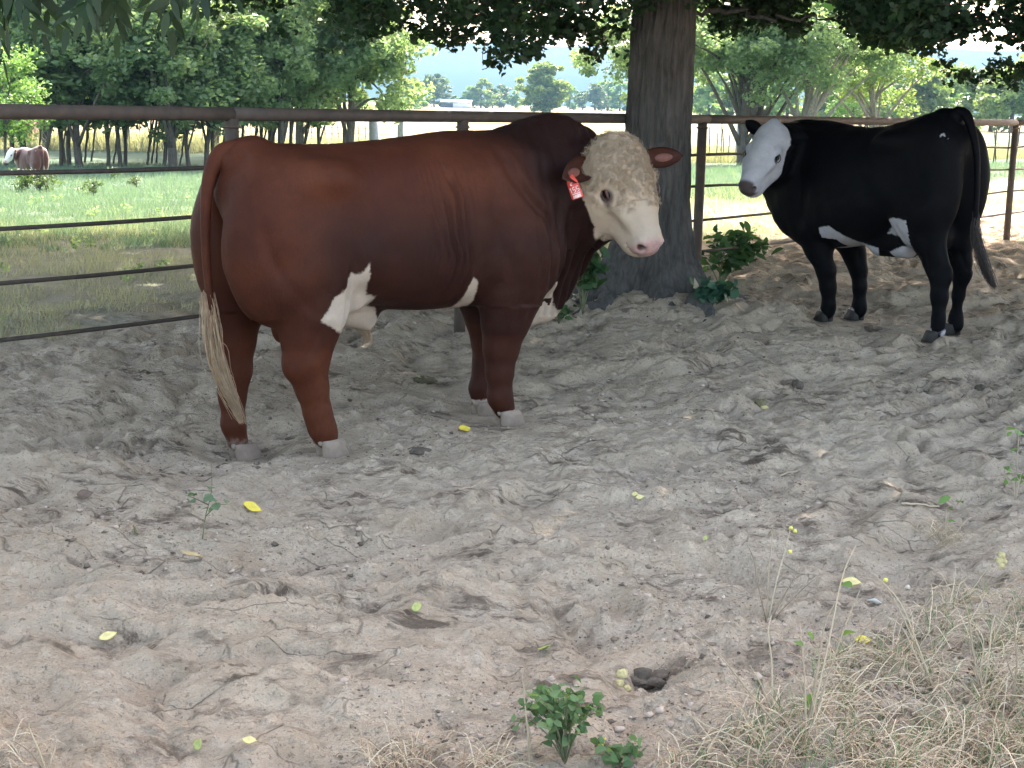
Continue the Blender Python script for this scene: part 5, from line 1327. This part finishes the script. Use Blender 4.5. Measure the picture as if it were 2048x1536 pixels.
# fallen leaves, each a thing
def leaf_thing(name, px, py, L, w, col, yaw, tilt, label, curl=.35, cat="leaf", group="fallen leaves", lift=.011):
    p = on_ground(px, py); n, m = 9, 5; V = []
    for i in range(n):
        t = i / (n - 1); hw = w * math.sin(PI * min(1, .06 + t * .94)) ** .75 * (1 - .25 * t)
        for j in range(m):
            s = -1 + 2 * j / (m - 1); V.append(((t - .5) * L, s * hw, abs(s) * hw * curl + curl * L * .35 * (t - .5) ** 2 * 2 + .002 * math.sin(9 * t + j)))
    for k in range(4): V.append((-.5 * L - k * L * .08, .001 * (k % 2), .0)); 
    Q = [(i * m + j, i * m + j + 1, (i + 1) * m + j + 1, (i + 1) * m + j) for i in range(n - 1) for j in range(m - 1)]
    mt = simple_mat("fallen_leaf", col, .6, .22, 60, .3, .002)
    o = mesh_np(name, np.array(V), np.array(Q), mt, None)
    md = o.modifiers.new("s", 'SOLIDIFY'); md.thickness = .0012
    sl = .06; gx = (gz(p[0] + sl, p[1]) - gz(p[0] - sl, p[1])) / (2 * sl); gy = (gz(p[0], p[1] + sl) - gz(p[0], p[1] - sl)) / (2 * sl)
    o.matrix_world = Matrix.Translation((p[0], p[1], p[2] + lift)) @ Vector((-gx, -gy, 1)).to_track_quat('Z', 'Y').to_matrix().to_4x4() @ Matrix.Rotation(yaw, 4, 'Z') @ Matrix.Rotation(tilt, 4, 'X')
    return tag(o, label, cat, group)
yel, pal, tan, olv, brn, lim = (.66, .52, .06), (.70, .60, .26), (.52, .40, .20), (.12, .12, .05), (.13, .09, .065), (.34, .38, .12)
for a in ((505, 1022, .075, .021, yel, -1.0, .5, "bright yellow leaf on the dirt right of the little green seedling"), (929, 863, .075, .026, yel, -.3, .4, "yellow leaf on the dirt just in front of the bull's front hooves"),
          (384, 1120, .11, .026, tan, .1, -.35, "large dry tan leaf at the foot of the little seedling"), (216, 1279, .055, .014, pal, .3, .3, "pale yellow leaf alone on the dirt in the lower left"),
          (832, 1222, .05, .016, lim, .7, .7, "yellow-green leaf standing in a small hole near the bottom centre"), (398, 1500, .045, .016, lim, -.5, .4, "lime green leaf at the bottom edge, lower left"), (500, 1491, .04, .012, pal, .1, .2, "faded yellow leaf near the bottom edge, right of the lime one"),
          (268, 1068, .06, .022, olv, 1.3, 1.1, "dark olive leaf standing upright on the dirt left of the tan leaf"), (170, 996, .07, .022, brn, .2, .6, "dark brown curled leaf on the dirt at the left"), (1205, 1500, .055, .018, yel, -.5, .5, "yellow leaf among the green weeds at the bottom centre"),
          (1725, 1288, .06, .016, yel, -.2, .3, "yellow leaf caught in the dry grass at lower right"), (1704, 1172, .07, .022, pal, .2, .2, "dull yellow leaf flat on the ground between two dry weed stems"), (1088, 1307, .05, .022, lim, .3, .3, "crumpled light green leaf on the dirt above the green weeds"),
          (1280, 1000, .035, .012, pal, .7, .5, "cream coloured leaf scrap on the bare dirt right of centre"), (1748, 1213, .055, .024, (.8, .8, .74), .2, .3, "white papery scrap among the weed stems at lower right"), (1410, 1083, .035, .009, lim, .9, .3, "tiny lime leaf on the dirt left of the yellow-flowered weed"),
          (1530, 822, .05, .018, pal, 0, .2, "cream leaf below the olive nut husk on the dirt"), (1270, 995, .03, .012, pal, 0, .2, "smaller cream scrap beside the cream leaf right of centre")):
    leaf_thing("fallen_leaf", *a)
def lump(name, px, py, r, mat, label, cat, group=None, amp=.5, sd=1, extra=None):
    p = on_ground(px, py); mb = MB(); mb.blob((0, 0, 0), r, 22, 14, amp, sd)
    for k in range(5): a = k * 1.3 + sd; mb.blob((r[0] * .6 * math.cos(a), r[1] * .6 * math.sin(a), r[2] * .2), (r[0] * .35, r[1] * .35, r[2] * .7), 12, 8, .6, sd + k)
    o = mb.build(name, mat); o.location = (p[0], p[1], p[2]); return tag(o, label, cat, group)
dung_g = simple_mat("old_dung", (.085, .075, .035), .9, .4, 18, .8, .012); dung_b = simple_mat("brown_dung", (.12, .095, .070), .95, .35, 18, .8, .012)
lump("dung_pat", 849, 760, (.065, .10, .012), dung_g, "greenish dung pat behind the bull, left of its front hooves", "dung", "dung pats", sd=3)
leaf_thing("fallen_leaf", 836, 759, .05, .02, (.34, .42, .16), .6, .3, "small green leaf lying on the dung pat", lift=.016)
lump("dung_pat", 836, 903, (.05, .07, .016), dung_b, "brown dry dung pat in front of the bull, below the yellow leaf", "dung", "dung pats", sd=5)
lump("dung_pat", 1745, 657, (.07, .10, .010), dung_b, "flat dark dung pat between the black cow's front and hind hooves", "dung", "dung pats", sd=8)
lump("dirt_lump", 1594, 772, (.035, .04, .03), dung_b, "dark lump of dirt on the bare ground below the black cow", "clod", "dark lumps", sd=9)
lump("dirt_lump", 1962, 782, (.035, .04, .03), dung_b, "dark lump of dirt near the right edge below the cow's hind hooves", "clod", "dark lumps", sd=10)
lump("nut_husk", 1520, 808, (.032, .03, .028), simple_mat("olive_husk", (.17, .15, .075), .7, .3, 30, .3, .003), "olive brown nut husk on the bare ground right of centre", "husk", sd=12)
lump("dirt_lump", 1285, 1362, (.085, .05, .022), dung_b, "dark crumbly clod with a hollow beside the pale nuts near the bottom", "clod", "dark lumps", sd=14, amp=.9)
nut = simple_mat("pale_nut", (.55, .47, .22), .6, .3, 30, .2, .002)
for px, py, r, w_ in ((1244, 1350, .017, "biggest and topmost"), (1238, 1368, .013, "left"), (1254, 1378, .012, "lowest")): lump("nut", px, py, (r, r, r * .9), nut, w_ + " pale nut of the three beside the dark clod near the bottom", "nut", "pale nuts by the dark clod", amp=.15, sd=px)
for px, py, r, w_ in ((2003, 1112, .014, "topmost"), (1998, 1124, .013, "left"), (2008, 1124, .012, "right"), (2002, 1134, .012, "lowest")): lump("nut", px, py, (r, r, r), nut, w_ + " pale nut of the four clustered near the right edge", "nut", "pale nuts near the right edge", amp=.15, sd=px)
def stick(px0, py0, px1, py1, r, label, mat=dry_stem):
    a, b = on_ground(px0, py0), on_ground(px1, py1); t = np.linspace(0, 1, 9)[:, None]; P = a + (b - a) * t; P[:, 2] = ground_z(P[:, 0], P[:, 1]) * .5 + P[:, 2] * .5 + r * 1.5
    P += .010 * np.sin(t * 7) * np.array([.2, 1, 0]); mb = MB(); mb.tube(P - a, np.linspace(r, r * .6, 9), 7, a=.6); o = mb.build("stick", mat); o.location = tuple(a); tag(o, label, "stick", "dry sticks on the dirt")
stick(1803, 1012, 1878, 1018, .006, "pale bleached stick lying on the dirt at the right")
stick(1560, 954, 1618, 938, .004, "thin pale stick on the dirt right of centre, above the weeds")
stick(1310, 957, 1345, 965, .003, "short pale twig on the bare dirt near the middle")
stick(781, 708, 812, 730, .005, "dry broken twig on the ground behind the bull's belly")
stick(1470, 610, 1530, 636, .005, "brown twig on the ground right of the leafy plants by the oak")
stick(1860, 1190, 1935, 1160, .005, "grey stick pointing up right above the dry grass")

# ------------------------------------------------------------------ weeds
def weed(name, base, stems, lsize, nl, lmat, label, cat="weed", group=None, smat=None, r=.004, kind='lance', flowers=None, width=.5):
    """stems: list of world-space polylines relative to base; leaves along them"""
    root = empty(name, tuple(base), 0, label, cat, group); mb = MB(); C, A = [], []
    for P in stems:
        Pc = curve_pts([(*p, 0) for p in P], 12)[:, :3]; mb.tube(Pc, np.linspace(r, r * .35, 12), 6, a=rng.random())
        for _ in range(nl):
            k = rng.uniform(3, 11); i = int(k); p = Pc[i] + (Pc[min(i + 1, 11)] - Pc[i]) * (k - i); C.append(p + rng.normal(0, lsize * .35, 3))
    mb.build("stem", smat or weed_stem, root)
    if C:
        V, F, v = leaves(np.array(C), lsize, kind, width, .15, .7); mesh_np("leaves", V, F, lmat, root, False, {'v': v})
    if flowers:
        fm = simple_mat("yellow_bloom", (.70, .66, .14), .6, .2, 40, 0)
        for p in flowers: mb = MB(); mb.blob(p, (.006, .007, .006), 8, 6, .4, 3); mb.build("flower", fm, root)
    return root
def fan(n, h, spread, sx=0, sy=0):
    out = []
    for i in range(n):
        a = rng.uniform(0, 2 * PI); s = spread * rng.uniform(.3, 1); hh = h * rng.uniform(.6, 1)
        e = np.array([math.cos(a) * s + sx, math.sin(a) * s + sy, hh]); out.append([(0, 0, 0), tuple(e * [.35, .35, .6]), tuple(e * [.75, .75, .95]), tuple(e * [1, 1, .92])])
    return out
B_ = on_ground(1440, 575)
weed("leafy_weed", B_, fan(16, .46, .42, .12, .1), .135, 13, weed_leaf, "tall leafy green weed growing right beside the oak trunk", "plant", None, r=.006, kind='lance', width=.42)
B_ = on_ground(1425, 612)
weed("low_weed", B_, fan(12, .14, .16), .085, 9, leaf_mat("bluish_leaf", (.03, .09, .06), (.06, .14, .09), .3), "low blue-green broad-leaved weed at the oak's roots", "plant", None, kind='hex', width=.9)
B_ = on_ground(1165, 630)
weed("leafy_weed", B_, fan(18, .58, .16, 0, .1), .10, 13, weed_leaf, "green weed between the bull's brisket and the oak trunk", "plant", None, r=.005, width=.45)
B_ = on_ground(1118, 648); weed("grass_tuft", B_, fan(22, .17, .16), .05, 3, weed_leaf, "low green tuft on the ground below the bull's brisket", "plant", None, r=.0025)
B_ = on_ground(405, 1078); u = .0036 * on_ground(405, 1078)[1] / 5
weed("seedling", B_, [[(0, 0, 0), (.01, .01, .08), (.03, .02, .17), (.03, .03, .27)], [(.01, .01, .08), (.05, .01, .12), (.09, 0, .13)], [(.02, .02, .12), (-.03, .0, .15), (-.06, 0, .16)]], .042, 4, leaf_mat("seedling_leaf", (.10, .17, .10), (.18, .25, .16), .35), "little green seedling standing alone on the dirt at lower left", "seedling", None, r=.0025, width=.7)
B_ = on_ground(1130, 1528)
weed("broadleaf_weed", B_, fan(24, .21, .12, -.02, 0), .030, 8, leaf_mat("fresh_leaf", (.075, .145, .060), (.155, .235, .11), .35, .8), "bushy broad-leaved green weed at the bottom centre", "weed", None, r=.0022, width=.75, kind='hex')
B_ = on_ground(1245, 1545); weed("broadleaf_weed", B_, fan(8, .09, .10), .032, 6, bpy.data.materials["fresh_leaf"], "smaller green weed right of the bushy one at the bottom", "weed", None, r=.002, width=.75, kind='hex')
# dry branching stalks
def stalk(px, py, tips, label, fl=(), lv=0):
    b = on_ground(px, py); ss = []
    for (tx, ty) in tips:
        e = at(tx, ty, b[1] + rng.uniform(-.05, .12)) - b; m1 = e * [.4, .4, .45] + rng.normal(0, .006, 3); m2 = e * [.72, .72, .78] + rng.normal(0, .008, 3); ss.append([(0, 0, -.01), tuple(m1), tuple(m2), tuple(e)])
    fls = [at(fx, fy, b[1]) - b for fx, fy in fl]
    weed("dry_stalk", b, ss, .045, lv, lime_leaf, label, "weed", "dry weed stalks at lower right", smat=dry_stem, r=.0032, flowers=fls or None, width=.5)
stalk(1535, 1245, [(1580, 1060), (1545, 1050), (1640, 1150), (1495, 1090), (1600, 1130)], "branching dry stalk topped with small yellow flowers", [(1582, 1056), (1580, 1103), (1590, 1062)], 0)
stalk(1612, 1480, [(1712, 1090), (1680, 1190), (1640, 1300), (1600, 1250), (1720, 1180)], "tall dark branching stalk with one green leaf", (), 1)
stalk(1870, 1380, [(1768, 1165), (1745, 1145), (1800, 1250), (1770, 1230)], "long stalk leaning left with a lime leaf near its tip", [(1771, 1160)], 0)
stalk(1965, 1400, [(1915, 1175), (1950, 1260), (1990, 1230)], "thin pale stalk rising from the dry grass near the right edge")
stalk(2015, 1440, [(2045, 1180), (2030, 1300)], "dark upright stalk at the right edge")
stalk(1610, 1510, [(1375, 1260), (1480, 1370)], "long straight straw slanting up left over the dirt")
stalk(1560, 1545, [(1365, 1420), (1430, 1470)], "reddish straw slanting low over the dry grass")
stalk(1060, 1560, [(1045, 1350), (1052, 1440)], "thin upright pale stalk left of the bushy green weed")
stalk(1545, 1420, [(1543, 1230), (1500, 1330)], "thin upright stalk between the dark clod and the tall dark stalk")
stalk(95, 1545, [(60, 1440), (20, 1480), (110, 1470)], "little pale weed at the bottom left corner")
stalk(1880, 1080, [(1935, 960), (1905, 1010)], "thin weed at the right edge beside the bleached stick", (), 2)
stalk(2030, 1000, [(2040, 850), (2010, 930), (2050, 930)], "green-tipped weed at the right edge above the bleached stick", (), 5)

# mat of dry grass
def straw_mat():
    poly = [(2090, 1130), (1960, 1180), (1880, 1220), (1800, 1250), (1700, 1290), (1640, 1340), (1600, 1400), (1520, 1450), (1420, 1490), (1330, 1530), (1280, 1570), (2120, 1600)]
    P_ = np.stack([rng.uniform(1180, 2110, 130000), rng.uniform(1130, 1600, 130000)], 1)
    sd_ = poly_sd(P_[:, 0], P_[:, 1], poly)
    k = (sd_ > 0) & (rng.random(130000) < np.clip(sd_ / 120, 0, 1) ** 1.2 * (.3 + .7 * sstep(-.15, .35, noise(P_[:, 0] / 60, P_[:, 1] / 38, 0, 451))))
    G = P_[k][:14000]; base = []
    for px, py in G:
        v = ray(px, py); kk = -CAM_H / v[2]; base.append((v[0] * kk, v[1] * kk))
    base = np.array(base); z = ground_z(base[:, 0], base[:, 1])
    def f(i):
        up = rng.random() < .16; L = rng.uniform(.05, .17) * (1.0 if not up else 1.2); a = rng.uniform(0, 2 * PI) if rng.random() < .5 else rng.normal(-.35, .5)
        d = np.array([math.cos(a), math.sin(a), 0]); b = np.array([-d[1], d[0], 0]) * rng.normal(0, .3); n = 7; t = np.linspace(0, 1, n)[:, None]
        h = L * (.75 if up else rng.uniform(.08, .42))
        P = np.array([base[i, 0], base[i, 1], z[i] + rng.uniform(0, .03)]) + d * L * t * (1 if not up else .5) + b * L * t * t
        P[:, 2] += (h * (np.sin(t * PI * (.9 if not up else .5))))[:, 0] + .003 * np.sin(9 * t[:, 0] + i)
        return P
    tag(strands("dry_grass", None, f, len(G), .0020, simple_mat("straw", (.44, .31, .19), .8, .3, 20, 0, vary=(.66, .56, .40)), None), kind='stuff')
    sel = rng.choice(len(G), 900)
    def g(i):
        j = sel[i]; L = rng.uniform(.03, .09); a = rng.uniform(0, 6.28); d = np.array([math.cos(a), math.sin(a), 0]); t = np.linspace(0, 1, 5)[:, None]
        P = np.array([base[j, 0], base[j, 1], z[j]]) + d * L * .6 * t * t; P[:, 2] += (L * t)[:, 0]; return P
    tag(strands("green_grass", None, g, 900, .0016, simple_mat("green_blade", (.12, .20, .07), .7, .3, 20, 0, vary=(.22, .30, .12)), None), kind='stuff')
    G2 = [(px, py) for px, py in zip(rng.normal(790, 45, 90), rng.normal(1525, 16, 90))] + [(px, py) for px, py in zip(rng.normal(960, 40, 60), rng.normal(1535, 14, 60))] + [(px, py) for px, py in zip(rng.normal(1880, 18, 70), rng.normal(1075, 14, 70))] + [(px, py) for px, py in zip(rng.normal(30, 28, 30), rng.normal(1510, 20, 30))]
    P2 = np.array([on_ground(*g_, it=4) for g_ in G2])
    def f2(i):
        L = rng.uniform(.04, .13); a = rng.uniform(0, 6.28); d = np.array([math.cos(a), math.sin(a), 0]); t = np.linspace(0, 1, 6)[:, None]; P = P2[i] + d * L * t; P[:, 2] += (.4 * L * np.sin(t * PI * .8))[:, 0]; return P
    tag(strands("straw_tufts", None, f2, len(P2), .0018, bpy.data.materials["straw"], None), kind='stuff')
straw_mat()

# ------------------------------------------------------------------ field shrubs and haze
shrub = tree_proto("field_shrub", .95, .02, far_leaf, bark2, .45, .05, 500, .09, 12, .22, 0, 3)
for i, (px, d, s, lab) in enumerate([(40, 37, .8, "pale green weed shrub hiding the brown cow's legs"), (74, 37.5, .75, "second pale shrub beside the brown cow's hind legs"), (268, 41, .45, "small dark weed in the sunny grass left of the bull"), (182, 33, .5, "faint tall weed in the pasture below the grove gap"), (222, 50, .55, "low shrub at the foot of the grove's middle trunk")]):
    x, y, z = world_at(px, d); place(shrub, (x, y, z), i * 1.7, s, lab, "shrub", "weed shrubs in the pasture")
def haze():
    m = bpy.data.materials.new("haze"); m.use_nodes = True; nt = m.node_tree; nt.nodes.clear()
    o = nt.nodes.new('ShaderNodeOutputMaterial'); v = nt.nodes.new('ShaderNodeVolumePrincipled'); v.inputs['Color'].default_value = (.13, .245, .36, 1); v.inputs['Density'].default_value = HAZE
    nt.links.new(v.outputs[0], o.inputs['Volume'])
    mb = MB(); mb.box((500, 4000, 150), (24000, 24000, 310)); tag(mb.build("haze", m, None, False), kind='stuff')
HAZE = .0003
if HAZE: haze()
